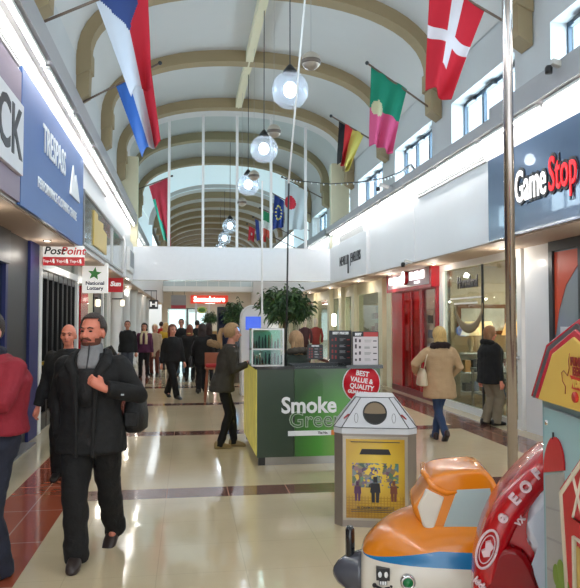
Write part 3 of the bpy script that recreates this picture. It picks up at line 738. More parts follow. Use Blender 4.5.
# red entrance post and dark interior of the newsagent
o = thing('storefront', 'newsagent entrance with bright red panel beyond the folding doors', 'shop front', (XL, 14.4, 0))
MB().box((-.06, .55, 0), (.0, 1.6, 2.45)).build('red_panel', m_redp, o)
MB().box((-.10, 1.6, 0), (-.03, 2.6, 2.6)).build('pale_panel', m_cream, o)
MB().box((-.08, 2.6, 0), (.0, 3.9, 2.7)).build('dark_door', m_black, o)
MB().box((-.06, 0, 2.5), (.02, 5.6, 2.86)).build('header', m_white, o)
MB().box((-.06, 5.4, 0), (.05, 5.7, 2.86)).box((-.06, 3.9, 0), (.05, 4.1, 2.86)).build('frame', m_white, o)
MB().box((-.03, 4.1, 0), (-.02, 5.4, 2.5)).build('window', m_glass, o)
# columns further on
for k, y in enumerate((20.6, 23.2, 26.0, 28.8, 31.6, 34.4)):
    trim(MB().lathe([(.26, 0), (.26, .12), (.21, .16), (.21, 2.70), (.26, 2.78), (.26, 2.86)], (-2.12, y, 0), 20), m_white)
for k, (y, c) in enumerate(((21, (60, 60, 64)), (24, (206, 204, 198)), (27.4, (210, 208, 200)), (31, (190, 188, 184)), (35, (40, 42, 46)), (39, (90, 90, 96)))):
    o = thing('storefront', ['dark glazed shop front just past the red tabloid sign', 'white shop front between far left columns', 'white shop front behind the man in flat cap', 'pale shop front past the flat-capped man', 'black shop front under the small black hanging sign', 'grey shop front near the far left end'][k], 'shop front', (-2.45, y, 0))
    m_ = mat('front%s' % str(c), c, .4)
    f = MB(); f.box((-.08, 0, 2.35), (0, 2.8, 2.86)).box((-.08, 0, 0), (0, .25, 2.4)).box((-.08, 2.55, 0), (0, 2.8, 2.4)).box((-.08, 1.3, 0), (0, 1.38, 2.4)).box((-.08, 0, 0), (0, 2.8, .3)); f.build('frame', m_, o)
    MB().box((-.04, .25, .3), (-.03, 2.55, 2.35)).build('window', m_glass, o)
# ------------------------------------------------------------------ fascia signs, left (x = -1.70)
def yz(y, z, X, sg):     # text frame on a fascia; left wall reads away from camera (+y), right wall reads toward the camera
    return frame((X, y, z), (0, 1 if sg < 0 else -1, 0), (0, 0, 1))
m_blue = mat('blue sign', (62, 98, 160), .45, var=.04); m_mauve = mat('mauve grey sign', (138, 122, 140), .5)
m_wl = mat('white letters', (240, 242, 245), .4); m_bl = mat('black letters', (30, 28, 34), .4)
o = thing('shop_sign', 'mauve grey fascia sign with white panel and dark letters, cut by left edge', 'sign', (-1.69, 5.0, 3.4))
MB().box((0, -1.2, -.52), (.03, 2.04, .78)).build('backing', m_mauve, o)
MB().box((.03, -1.0, -.27), (.07, 1.98, .42)).build('panel', mat('white sign panel', (222, 222, 226), .4), o)
text('lettering', 'OCK', .66, m_bl, frame((.072, 1.22, .07), (0, 1, 0), (0, 0, 1)), o, off=.012, sx=.95)
o = thing('shop_sign', 'large blue fascia sign with white lettering and mountain shape', 'sign', (-1.69, 9, 3.6))
MB().box((0, -1.95, -.74), (.035, 2.08, .66)).build('backing', m_blue, o)
text('lettering', 'TRESPASS', .46, m_wl, frame((.04, -.24, .19), (0, 1, 0), (0, 0, 1)), o, .005, .003, .74)
mb = MB(); mb.prism([(.04, .78, -.12), (.04, 1.02, .33), (.04, 1.16, .10), (.04, 1.26, .24), (.04, 1.62, -.12)], (.02, 0, 0)); mb.build('mountain_mark', m_wl, o)
text('small_lettering', 'PERFORMANCE CLOTHING CENTRE', .17, m_wl, frame((.04, .12, -.36), (0, 1, 0), (0, 0, 1)), o, .004, .002, .95)
o = thing('display_window', 'glazed upper display panel with gold shape, right of the blue sign', 'window', (-1.69, 11.2, 2.95))
mb = MB(); mb.box((0, 0, -.02), (.04, 6.8, .02)).box((0, 0, .83), (.04, 6.8, .87)).box((0, 0, 0), (.04, .05, .85)).box((0, 6.75, 0), (.04, 6.8, .85)).box((0, 4.2, 0), (.04, 4.25, .85)).build('frame', m_steel, o)
MB().box((.0, .05, 0), (.012, 6.75, .83)).build('mirror_panel', mat('reflective panel', (148, 160, 162), .12, .6, var=.3, scale=2), o)
mb = MB(); mb.prism([(.015, 1.2, .1), (.015, 3.1, .1), (.015, 3.1, .52), (.015, 2.5, .55), (.015, 2.5, .66), (.015, 1.7, .62), (.015, 1.7, .72), (.015, 1.2, .72)], (.02, 0, 0)); mb.build('gold_shape', mat('gold panel', (214, 182, 96), .4), o)
# projecting signs
def hang(px0, px1, y0, y1, Y, nm, lab, body, d=.09, loc=True):
    a = at(px0, y1, Y); b = at(px1, y0, Y)
    o = thing(nm, lab, 'sign', (a.x, Y, a.z)); w, h = b.x-a.x, b.z-a.z
    body(o, w, h, d)
    MB().box((w*.2, .03, h), (w*.2+.02, .05, 2.86-a.z)).box((w*.8, .03, h), (w*.8+.02, .05, 2.86-a.z)).build('bracket', m_dark, o)
    return o
m_sw = mat('lit white sign', (236, 234, 230), .4, emit=.35, var=-1); m_sr = mat('sign red', (196, 28, 38), .4, emit=.15, var=-1)
FR = lambda x, z, y=-.004: frame((x, y, z), (1, 0, 0), (0, 0, 1))
def b_post(o, w, h, d):
    MB().box((0, 0, h*.42), (w, d, h)).build('panel', m_sw, o); MB().box((0, 0, 0), (w, d, h*.42)).build('red_band', m_sr, o)
    text('lettering', 'Post', .165, m_bl, FR(w*.27, h*.72), o, .003, .003, 1.05, shear=.2)
    text('red_lettering', 'Point', .165, m_sr, FR(w*.73, h*.72), o, .003, .003, 1.05, shear=.2)
    for k in (0, 1, 2):
        text('small_lettering', 'Top-Up', .055, m_sw, FR(w*(.14+.33*k), h*.2), o, .002, .001)
        MB().prism([(w*(.25+.33*k), -.004, h*.1), (w*(.285+.33*k), -.004, h*.1), (w*(.27+.33*k), -.004, h*.32), (w*(.235+.33*k), -.004, h*.32)], (0, .004, 0)).build('phone_mark', m_sw, o)
hang(43, 84, 246, 265, 10.8, 'hanging_sign', 'white and red hanging sign below the blue fascia sign', b_post)
def b_lot(o, w, h, d):
    MB().box((0, 0, 0), (w, d, h), bev=.01).build('panel', m_sw, o)
    st = [( (w*.48+ (.145 if k % 2 == 0 else .062)*math.cos(PI/2+k*PI/5-.12)), -.006, h*.64+(.145 if k % 2 == 0 else .062)*math.sin(PI/2+k*PI/5-.12)) for k in range(10)]
    MB().prism(st, (0, .006, 0)).build('star', mat('green star', (70, 156, 70), .4), o)
    text('lettering', 'National\nLottery', .105, mat('navy letters', (34, 44, 84), .4), FR(w*.5, h*.24), o, .003, .003, 1.05)
hang(82, 108, 263, 293, 14.5, 'hanging_sign', 'square pale hanging sign with green star', b_lot)
def b_sun(o, w, h, d):
    MB().box((0, 0, 0), (w, d, h)).build('panel', m_sr, o); text('lettering', 'Sun', .17, m_sw, FR(w*.5, h*.47), o, .003, .008, 1.1, shear=.2)
hang(108, 123, 275, 292, 18.5, 'hanging_sign', 'small red hanging newspaper sign', b_sun)
def b_h(o, w, h, d):
    MB().box((0, 0, 0), (w, d, h)).build('panel', m_black, o); text('lettering', 'H', .26, m_sw, FR(w*.5, h*.5), o, .003, .01, 1.6)
ho_ = hang(149, 158, 300, 309, 27, 'hanging_sign', 'small black hanging sign with white mark, far left', b_h)
MB().box((-1.70-ho_.location.x, .03, 2.86-ho_.location.z), (.3, .05, 2.90-ho_.location.z)).build('wall_bracket', m_dark, ho_)
def b_n(o, w, h, d):
    MB().box((0, 0, 0), (w, d, h)).build('panel', m_sw, o)
a = at(141, 248, 21.9)
o = thing('wall_notice', 'grey and white notice box at the left end of the cross beam', 'sign', (-1.615, 18.4, 3.05))
MB().box((0, 0, 0), (.08, 1.6, .62)).build('case', m_white, o); MB().box((.08, .15, .12), (.09, 1.3, .55)).build('poster', mat('grey notice', (150, 152, 156), .5), o)
# lantern signs left
for (px, Y) in ((98, 17.2), (122.5, 20.2)):
    q = at(px, 303, Y)
    o = thing('wall_lamp', 'small cream glowing lamp %s' % ('under the square green star sign' if px < 100 else 'beyond the small red sign'), 'lamp', (q.x, Y, q.z))
    MB().lathe([(.04, -.09), (.06, -.07), (.06, .07), (.04, .09)], seg=16).build('lamp_shade', mat('lamp cream lit', (255, 236, 206), .5, emit=1.4, var=-1), o)
    MB().box((-.3, -.02, .10), (0, .02, .14)).build('bracket', m_dark, o)
# ------------------------------------------------------------------ right side (glazing line x = 5.2)
XR = 5.2
# charcoal/blue fascia sign with red and white raised lettering
o = thing('shop_sign', 'dark blue grey fascia sign with raised white and red lettering', 'sign', (4.39, 7, 3.4))
MB().box((0, -3.5, -.54), (-.02, 2.42, .66)).build('backing', mat('blue grey sign', (74, 96, 124), .22, .2, var=.25, scale=1.2, coat=.5), o)
m_gw = mat('lit white letters', (250, 248, 246), .4, emit=.9, var=-1); m_gr = mat('lit red letters', (226, 30, 40), .4, emit=.7, var=-1)
for s_, c, x_, par in (('Game', m_gw, 1.15, 0), ('Stop', m_gr, .38, 0)):
    text('letter_outline', s_, .60, m_bl, frame((-.03, x_, .06), (0, -1, 0), (0, 0, 1)), o, .006, .045, .56)
    text('lettering', s_, .60, c, frame((-.045, x_, .06), (0, -1, 0), (0, 0, 1)), o, .006, .004, .56)
mb = MB(); n = 28
R_ = [(.42, .38)]
mb.rings([[Vector((xx, -.56+r*math.cos(2*PI*k/n), .16+r*math.sin(2*PI*k/n))) for k in range(n)] for xx, r in ((-.02, .46), (-.05, .46))]); mb.build('round_badge', m_bl, o)
mb = MB(); mb.tube([(-.06, -.56+.40*math.cos(t), .16+.40*math.sin(t)) for t in [2*PI*k/30 for k in range(31)]], .014, 6); mb.build('badge_ring', m_gw, o)
text('badge_lettering', 'GS', .42, m_gr, frame((-.055, -.56, .12), (0, -1, 0), (0, 0, 1)), o, .01, .01, .8)
# jewellers lettering
o = thing('shop_sign', 'thin black jewellers lettering on the white fascia', 'sign', (4.325, 18, 3.36))
text('lettering', 'NEVILLE', .36, m_bl, frame((-.01, .62, .02), (0, -1, 0), (0, 0, 1)), o, .006, .002, .78)
text('lettering', 'JEWELLERS', .36, m_bl, frame((-.01, -.72, .02), (0, -1, 0), (0, 0, 1)), o, .006, .002, .62)
MB().box((-.04, .0, -.36), (-.01, .04, .14)).build('long_stroke', m_bl, o)
# cctv + small fittings
def cctv(p, lab, sg=1, s=1.):
    o = thing('security_camera', lab, 'camera', p)
    MB().box((-.10*s, -.04*s, -.03*s), (.10*s, .04*s, .04*s), M=Matrix.Rotation(.25, 4, 'Y'), bev=.008).build('housing', mat('camera beige', (196, 194, 188), .4), o)
    MB().lathe([(.0, -.06), (.04, -.06), (.045, 0), (.03, .03)], (-.13*s, 0, -.05*s), 14).build('lens', m_black, o)
    MB().tube([(.08*s, 0, .0), (.16*s, 0, .0), (.17*s, 0, .02)], .012*s, 6).build('bracket', m_grey, o)
cctv(at(564, 65, 7.15)-Vector((.06, 0, 0)), 'pale security camera on the right cornice above the red and white lettering')
cctv(at(385, 186, 13.6)-Vector((.02, 0, .0)), 'small dark security camera on the right cornice beyond the windows')
cctv(at(414, 262, 12.9)-Vector((.12, 0, 0)), 'small fitting on right fascia above the red shop', s=.8)
# pillar block with grey door strip and the gable-side shop (right edge)
trim(MB().box((5.19, 9.15, 0), (5.9, 9.93, 2.84)), m_fasc)
o = thing('storefront', 'dark framed game shop glazing with orange red sweep graphic', 'shop front', (XR, 5.2, 0))
mb = MB(); mb.box((-.05, 0, 2.7), (.05, 3.95, 2.86)).box((-.05, 3.85, 0), (.05, 3.95, 2.8)).box((-.05, 3.05, 0), (.05, 3.2, 2.8)).box((-.05, 0, 0), (.05, 3.95, .1)).build('frame', m_dark, o)
MB().box((-.01, .1, .1), (.0, 3.85, 2.7)).build('window', mat('smoky window', (150, 160, 166), .15, .3), o)
mb = MB(); mb.prism([(-.02, 3.84, 2.68), (-.02, 3.05, 2.68), (-.02, 3.2, 2.5), (-.02, 3.55, 2.2), (-.02, 3.74, 1.85), (-.02, 3.84, 1.5)], (.008, 0, 0)); mb.build('window_graphic', mat('orange red vinyl', (206, 72, 36), .4), o)
MB().box((-.022, 3.4, 1.28), (-.012, 3.7, 1.62)).build('paper_notice', mat('paper', (190, 194, 198), .8), o)
# gift shop (glass, lamps inside) y 10 .. 13.3
o = thing('storefront', 'white framed gift shop front of tall glass panes', 'shop front', (XR, 9.98, 0))
mb = MB(); mb.box((-.05, 0, 0), (.05, .14, 2.86)).box((-.05, 3.3, 0), (.05, 3.5, 2.86)).box((-.05, 0, 2.72), (.05, 3.4, 2.86)).box((-.05, 0, 0), (.05, 3.4, .12)).build('frame', m_white, o)
mb = MB()
for a_, b_ in ((.16, 1.5), (1.52, 3.28)): mb.box((-.006, a_, .12), (.006, b_, 2.72))
mb.build('glass_panes', m_glass, o)
mb = MB(); mb.box((-.02, 1.50, .12), (.02, 1.52, 2.72)); mb.build('glass_joint', m_dark, o)
mb = MB().tube([(-.10, .30, .95), (-.10, .30, 1.15)], .014, 8); mb.lathe([(.0, -.03), (.045, -.03), (.045, .03), (0, .03)], (-.08, .10, 1.12), 16); mb.build('lock', m_chrome, o)
text('lettering', 'Horseland', .31, m_bl, frame((-.03, 2.10, 2.42), (0, -1, 0), (0, 0, 1)), o, .01, .006, .72)
mb = MB(); mb.tube([(-.015, 2.1+.62*math.cos(t), 2.02+.46*math.sin(t)) for t in [PI+PI*k/20 for k in range(21)]], [.02+.07*math.sin(PI*k/20) for k in range(21)], 6, flat=.12); mb.build('arc_graphic', mat('gold vinyl', (134, 118, 88), .5), o)
MB().box((-.012, 1.5, 2.12), (-.008, 3.0, 2.15)).box((-.012, 1.7, 2.02), (-.008, 2.8, 2.05)).build('small_print', m_white, o)
stock(5.45, 6.95, 12.9, .30, 2, 9, 'low shelf at the back of the gift shop', 'goods on the low gift shop shelf', [(220, 222, 226), (190, 140, 90), (110, 120, 140), (210, 190, 150), (96, 60, 50), (60, 60, 66)], 21)
stock(6.62, 7.7, 13.1, 1.35, 3, 6, 'high gift shop shelf beside the framed picture', 'goods on the high gift shop shelf', [(236, 232, 224), (190, 150, 110), (150, 160, 170), (120, 80, 60)], 22)
struct(MB().box((5.35, 13.36, 0), (9, 13.42, 2.84)).build('wall_right', mat('warm shop wall', (206, 186, 158), .7, var=.15, scale=3)))
struct(MB().box((8.2, 9.72, 0), (8.3, 13.3, 2.84)).build('wall_right', mat('warm shop wall', (206, 186, 158), .7, var=.15, scale=3)))
def table_lamp(x, y, z, lab, c=(250, 214, 160), e=3.2):
    o = thing('table_lamp', lab, 'lamp', (x, y, z))
    MB().lathe([(.07, 0), (.08, .02), (.03, .05), (.06, .14), (.07, .22), (.03, .32), (.012, .36)], seg=18).build('base', mat('lamp base', (170, 150, 120), .3), o)
    MB().lathe([(.20, .34), (.11, .62)], seg=24).build('lamp_shade', mat('shade lit%s' % str(c), c, .6, emit=e*.28, var=-1), o)
    point((x, y, z+.48), 5, .05, (1, .8, .55))
# display tables + goods
def display_table(x, y, w, d, h, lab, m):
    o = thing('display_table', lab, 'table', (x, y, 0))
    MB().box((-w/2, -d/2, h-.04), (w/2, d/2, h), bev=.006).build('table_top', m, o)
    for sx in (-1, 1):
        for sy in (-1, 1): MB().box((sx*(w/2-.04)-.02, sy*(d/2-.04)-.02, 0), (sx*(w/2-.04)+.02, sy*(d/2-.04)+.02, h-.04)).build('leg', m_steel, o)
    MB().box((-w/2+.03, -d/2+.03, .30), (w/2-.03, d/2-.03, .32)).build('shelf', m, o)
mgt = mat('grey table', (150, 146, 142), .3)
display_table(5.75, 12.0, .6, 1.3, .80, 'grey display table in the gift shop window', mgt)
display_table(5.75, 10.6, .6, 1.2, .70, 'grey display table by the glass edge of the gift shop', mgt)
table_lamp(5.62, 13.0, 1.07, 'cream lit table lamp at left of the gift shop window')
table_lamp(5.95, 13.0, 1.07, 'cream lit table lamp behind the first in the gift shop window')
table_lamp(5.9, 10.95, .72, 'pale table lamp beside the man in black jacket', (236, 224, 206), 1.4)
table_lamp(6.5, 13.0, 1.07, 'orange glowing lamp deeper in the gift shop', (255, 190, 120), 4)
R = random.Random(4)
gc = [(220, 222, 226), (190, 140, 90), (90, 120, 160), (210, 190, 150), (150, 60, 50), (60, 60, 66), (236, 232, 220)]
for k in range(34):
    bx, by, bz = ((5.75, 12.0, .80) if k % 3 == 0 else (5.75, 10.6, .70) if k % 3 == 1 else (5.75, 12.0, .32))
    x_ = bx+R.uniform(-.22, .22); y_ = by+R.uniform(-.5, .5); h = R.uniform(.08, .24); r_ = R.uniform(.025, .06); c = R.choice(gc)
    q = MB().lathe([(r_*.6, 0), (r_, h*.25), (r_*.9, h*.5), (r_*.35, h*.8), (r_*.45, h)], (0, 0, 0), 14)
    tag(q.build('ornament', mat('ornament%s' % str(c), c, .2, var=.2, coat=.5), loc=(x_, y_, bz)), 'small glossy ornament on a gift shop display table', 'ornament', 'ornaments on the gift shop tables')
o = thing('picture_frame', 'brown framed picture on the gift shop wall above the lamps', 'picture', (6.02, 13.30, 1.42))
MB().box((-.55, 0, 0), (.55, .04, .62)).build('frame', m_wood, o); MB().box((-.47, -.01, .08), (.47, 0, .54)).build('picture', mat('pale print', (190, 186, 176), .6, var=.3, scale=4), o)
# chandelier near the glass
o = thing('chandelier', 'small glittering chandelier inside the gift shop right of the mirror arc', 'lamp', tuple(at(516, 292, 10.9)))
MB().tube([(0, 0, .05), (0, 0, 2.84-o.location.z)], .006, 6).build('cord', m_dark, o)
mb = MB()
for k in range(8):
    t = k*PI/4; mb.tube([(0, 0, 0), (.10*math.cos(t), .10*math.sin(t), -.06), (.17*math.cos(t), .17*math.sin(t), .02)], .006, 6)
mb.build('arms', m_chrome, o)
mb = MB()
for k in range(8):
    t = k*PI/4; mb.ell((.17*math.cos(t), .17*math.sin(t), .045), (.014, .014, .026), seg=10)
mb.build('bulbs', mat('warm bulb', (255, 214, 150), .3, emit=9, var=-1), o)
mb = MB(); RR = random.Random(2)
for k in range(40):
    t = RR.uniform(0, 2*PI); r_ = RR.uniform(.03, .16); mb.ell((r_*math.cos(t), r_*math.sin(t), -.05-RR.uniform(0, .2)), (.010, .010, .018), seg=8)
tag(mb.build('crystals', mat('crystal', (235, 235, 238), .08, .4), o), None, None, None, 'stuff')
# blue dress/scarf on a stand
q = at(522, 342, 10.5)
o = thing('hanging_scarf', 'vivid blue cloth hanging by the gift shop glass edge', 'cloth', tuple(q))
mb = MB(); mb.rings([[Vector(c) for c in hring(0, 0, z, rx, .04, 14)] for z, rx in ((-.28, .07), (-.1, .06), (.1, .045), (.2, .05))]); mb.build('cloth', mat('vivid blue', (52, 50, 190), .7), o)
MB().tube([(0, 0, .2), (0, 0, .95)], .005, 6).build('hanger_cord', m_dark, o)
# red shop y 13.45 .. 17.2
o = thing('storefront', 'bright red shop front with lit white block sign', 'shop front', (XR-.05, 13.5, 0))
mb = MB(); mb.box((-.05, 0, 0), (.05, .12, 2.55)).box((-.05, 1.05, 0), (.05, 1.25, 2.45)).box((-.05, 2.75, 0), (.09, 3.05, 2.45)).box((-.05, 3.55, 0), (.09, 3.7, 2.45)).box((-.05, 0, 2.38), (.05, 3.7, 2.46)).box((-.05, 3.05, 0), (.03, 3.6, 2.4)).build('frame', m_redp, o)
MB().box((-.06, 0, 0), (.02, 3.7, .14)).build('kick_board', mat('dark red board', (110, 14, 24), .4), o)
MB().box((-.02, 1.25, .14), (.0, 2.75, 2.38)).build('door_glass', glassmat('red tinted glass', (228, 120, 126), .1), o)
MB().box((-.02, .12, .14), (.0, 1.05, 2.38)).build('window', m_glass, o)
MB().box((-.035, 1.96, .14), (.03, 2.02, 2.38)).build('door_stile', m_redp, o)
MB().box((-.16, -.02, 2.46), (.05, 3.75, 2.90)).build('sign_box', mat('rose grey sign box', (176, 150, 154), .35), o)
MB().box((-.18, -.06, 2.42), (.05, .10, 2.92)).box((-.17, 3.70, 2.42), (.05, 3.8, 2.92)).box((-.17, 0, 2.40), (.05, 3.75, 2.48)).box((-.17, 0, 2.88), (.05, 3.75, 2.92)).build('sign_trim', m_redp, o)
m_lw = mat('lit block letters', (255, 255, 255), .4, emit=1.6, var=-1)
rb = Random = random.Random(9)
for a_, b_, z0, z1 in ((2.25, 3.5, 2.58, 2.76), (.50, 1.62, 2.62, 2.80)):
    n = 5
    for k in range(n):
        w = (b_-a_)/n; MB().box((-.19, a_+k*w+.01, z0), (-.16, a_+(k+1)*w-.015, z1-(.02 if k % 2 else 0)), bev=.006).build('block_letter', m_lw, o)
MB().box((-.19, .85, 2.53), (-.165, 1.2, 2.575), bev=.006).build('small_block_letter', m_lw, o)
mb = MB(); n = 24
for r0, r1, mi in ((.20, .20, 0),): mb.rings([[Vector((xx, 1.92+.20*math.cos(2*PI*k/n)*(1), 2.70+.17*math.sin(2*PI*k/n))) for k in range(n)] for xx in (-.17, -.22)])
o.scale = (1, .84, 1); mb.build('badge_disc', m_redp, o)
mb = MB(); mb.rings([[Vector((xx, 1.99+.14*math.cos(2*PI*k/n), 2.70+.16*math.sin(2*PI*k/n))) for k in range(n)] for xx in (-.21, -.24)]); mb.build('badge_light', m_lw, o)
struct(MB().box((7.3, 13.6, 0), (7.4, 17.4, 2.86)).build('wall_right', mat('red shop wall', (160, 22, 40), .6, var=.1)))
stock(13.7, 17.2, 6.2, .5, 4, 9, 'wall shelf inside the red shop', 'goods inside the red shop', [(230, 220, 220), (200, 50, 60), (150, 150, 160), (60, 60, 70), (120, 150, 200)], 5, face='x')
point((6.0, 15.4, 2.5), 30, .1, (1, .7, .7), 'shop_light')
# shops beyond, right: cream columns + clothing
for k, y in enumerate((16.72, 17.5, 20.6, 22.4, 24.3, 27.3, 30.5, 34, 38)):
    trim(MB().box((5.10, y, 0), (5.42, y+.38, 2.86)), m_cream)
for k, (y0, y1) in enumerate(((17.9, 20.6), (21.0, 22.4), (22.8, 24.3), (24.7, 27.3), (27.7, 30.5), (30.9, 34), (34.4, 38))):
    o = thing('storefront', ['brightly lit cream walled shop front left of the red shop', 'narrow glazed front next to the clothes window', 'clothes shop window with garments behind the kiosk signs', 'cream shop front behind the palm', 'glazed shop front right of the seller', 'far right glazed shop front', 'farthest right shop front'][k], 'shop front', (5.25, y0, 0)); L_ = y1-y0
    mb = MB(); mb.box((-.04, 0, 2.5), (.04, L_, 2.86)).box((-.04, 0, 0), (.04, L_, .2)).box((-.04, 0, 0), (.04, .06, 2.5)).box((-.04, L_-.06, 0), (.04, L_, 2.5)).build('frame', m_cream, o)
    MB().box((-.005, .06, .2), (.005, L_-.06, 2.5)).build('window', m_glass, o)
stock(21.1, 24.2, 6.6, .4, 4, 7, 'clothes display wall seen above the kiosk boards', 'folded garments on the clothes wall', [(160, 50, 50), (60, 60, 70), (200, 180, 160), (110, 90, 80), (180, 120, 110)], 8, face='x', hh=.34)
stock(17.95, 20.5, 7.2, .3, 3, 6, 'pale shelf in the bright shop left of the red shop', 'goods in the bright shop', [(220, 220, 214), (120, 130, 130), (60, 60, 60), (190, 180, 160)], 12, face='x')
o = thing('round_display', 'round wooden display drum with white glowing top in the bright shop', 'table', (5.9, 19.2, 0))
MB().lathe([(.32, 0), (.32, .9)], seg=24).build('drum', m_wood, o); MB().lathe([(.36, .9), (.38, .93), (.38, 1.02), (.30, 1.05)], seg=24).build('glowing_top', mat('lit top', (255, 244, 224), .4, emit=2, var=-1), o)
q = at(334, 320, 23.2)
o = thing('glowing_lantern', 'tall white glowing lantern hanging over the kiosk boards', 'lamp', tuple(q))
MB().lathe([(.03, -.22), (.075, -.19), (.085, 0), (.075, .19), (.03, .22)], seg=18).build('lamp_shade', mat('white lantern', (255, 252, 244), .4, emit=4, var=-1), o)
MB().tube([(0, 0, .22), (0, 0, 2.84-q.z)], .008, 6).build('cord', m_dark, o)
# dressed mannequins
for (px, Y, c, lab) in ((305, 24.2, (70, 40, 44), 'dark red dressed mannequin in the shop right of the palm'), (316, 24.8, (150, 60, 56), 'mannequin in red top in the clothes window')):
    q = at(px, 350, Y)
    human_obj = thing('mannequin', lab, 'mannequin', (min(q.x, 4.9), Y, 0))
    mb = MB(); mb.rings([[Vector(v) for v in hring(0, 0, z, rx, ry, 16)] for z, rx, ry in ((.75, .17, .12), (1.0, .13, .1), (1.25, .17, .11), (1.42, .17, .09), (1.48, .06, .05))])
    mb.tube([(-.18, 0, 1.42), (-.24, -.03, 1.15), (-.2, -.12, .92)], .045, 10); mb.tube([(.18, 0, 1.42), (.24, -.03, 1.15), (.2, -.12, .92)], .045, 10); mb.build('garment', mat('mq%s' % str(c), c, .8, var=.2), human_obj)
    for sx in (-1, 1): MB().tube([(sx*.08, 0, .8), (sx*.09, 0, .02)], .06, 10).build('leg', mat('mannequin skin', (220, 205, 190), .4), human_obj)
    MB().tube([(0, 0, 1.44), (0, 0, 1.52), (0, 0, 1.56), (0, 0, 1.62), (0, 0, 1.70), (0, 0, 1.76)], [.045, .045, .06, .085, .085, .05], 14, round_ends=True).build('head', mat('mannequin skin', (220, 205, 190), .4), human_obj)
    MB().lathe([(.22, 0), (.22, .02)], seg=20).build('base', m_steel, human_obj)
# ------------------------------------------------------------------ far end of the walkway
o = thing('storefront', 'far end music shop front with glowing red sign and doorway', 'shop front', (-1.8, 48, 0))
mb = MB(); mb.box((0, 0, 2.6), (7, .3, 4.0)).box((0, 0, 0), (.4, .3, 2.7)).box((3.1, 0, 0), (7, .3, 2.7)).build('surround', mat('cream surround', (226, 218, 204), .5), o)
MB().box((.4, .2, 0), (3.1, .25, 2.6)).build('doorway', m_glass, o)
MB().box((.4, .1, 2.55), (3.1, .3, 2.66)).box((1.7, .1, 0), (1.8, .2, 2.6)).build('door_frame', m_black, o)
a = at(190.5, 303.5, 47.9); b = at(228, 295.5, 47.9)
MB().box((a.x+1.8, -.12, a.z), (b.x+1.8, 0, b.z)).build('sign_panel', mat('orange red sign', (214, 66, 48), .4, emit=.5, var=-1), o)
text('lettering', 'Soundstore', .52, mat('glow letters', (255, 250, 240), .4, emit=2.2, var=-1), frame(((a.x+b.x)/2+1.8, -.14, (a.z+b.z)/2), (1, 0, 0), (0, 0, 1)), o, .02, .015, .9)
MB().box((.45, 1.4, .3), (1.6, 1.5, 2.5)).box((1.9, 1.4, .3), (3.0, 1.5, 2.3)).build('daylit_glass', mat('far daylight', (230, 240, 250), .4, emit=2.0, var=-1), o)
o = thing('balcony_rail', 'glass balcony rail above the far end sign', 'railing', (-1.7, 46.5, 4.05))
MB().box((0, 0, -.35), (6.1, 1.4, 0)).build('slab', m_white, o); MB().box((0, .02, 0), (6.1, .03, .95)).build('glass_panels', mat('pale rail glass', (196, 208, 210), .2), o)
mb = MB()
for k in range(9): mb.box((k*.75, 0, 0), (k*.75+.03, .05, .98))
mb.box((0, 0, .95), (6.1, .05, 1.0)); mb.build('posts', m_white, o)
o = thing('hanging_banner', 'grey and red banner left of the far end sign', 'sign', tuple(at(171, 308.5, 46.6)))
MB().box((.1, .0, .9), (.12, .02, 1.5)).box((.88, .0, .9), (.9, .02, 1.5)).build('cords', m_dark, o); MB().box((0, 0, 0), (1.0, .05, .9)).build('panel', mat('grey banner', (150, 148, 150), .5), o); MB().box((0, -.02, 0), (1.0, 0, .22)).build('red_strip', m_redp, o)
# dark unit with round blue screen
q0 = at(217, 400, 21.5); q1 = at(242, 400, 21.5)
o = thing('screen_stand', 'tall black screen unit showing a blue globe', 'screen', (q0.x, 21.5, 0))
w = q1.x-q0.x; MB().box((0, 0, 0), (w, .3, 2.15), bev=.01).build('cabinet', m_black, o)
MB().box((.04, -.012, .9), (w-.04, 0, 1.95)).build('screen', mat('dark screen', (10, 14, 34), .1, emit=.3, var=-1), o)
mb = MB(); n = 30; mb.rings([[Vector((w*.55+.27*math.cos(2*PI*k/n), yy, 1.38+.20*math.sin(2*PI*k/n))) for k in range(n)] for yy in (-.03, -.012)])
def globemat():
    m = mat('blue globe image', (60, 130, 230), .2, emit=1.6, var=-1); nt = m.node_tree; p = nt.nodes['Principled BSDF']
    n_ = nt.nodes.new('ShaderNodeTexNoise'); n_.inputs['Scale'].default_value = 7; cr = nt.nodes.new('ShaderNodeValToRGB')
    cr.color_ramp.elements[0].position = .42; cr.color_ramp.elements[0].color = (.01, .06, .5, 1); cr.color_ramp.elements[1].position = .58; cr.color_ramp.elements[1].color = (.35, .75, 1, 1)
    tc = nt.nodes.new('ShaderNodeTexCoord'); nt.links.new(tc.outputs['Object'], n_.inputs[0]); nt.links.new(n_.outputs[0], cr.inputs[0]); nt.links.new(cr.outputs[0], p.inputs['Emission Color']); return m
mb.build('globe_picture', globemat(), o)
# white arched unit with blue screens
q0 = at(241, 400, 15.5); q1 = at(269, 400, 15.5); w = q1.x-q0.x
o = thing('photo_booth', 'white arch-topped booth with blue screens behind the ponytailed woman', 'booth', (q0.x, 15.5, 0))
pl = [(0, 0, 0), (w, 0, 0), (w, 0, 1.75)]+[(w/2+w/2*math.cos(t), 0, 1.78+.30*math.sin(t)) for t in [PI*k/12 for k in range(1, 12)]]+[(0, 0, 1.75)]
MB().prism(pl, (0, .5, 0), bev=.02).build('cabinet', m_fasc, o)
MB().box((.10, -.02, 1.5), (w*.70, 0, 1.80)).build('screen', mat('blue screen', (70, 100, 210), .2, emit=.7, var=.3), o)
MB().box((w*.3, -.03, 1.0), (w*.9, 0, 1.36)).build('lower_screen', mat('violet screen', (110, 70, 200), .2, emit=.8, var=.2), o)
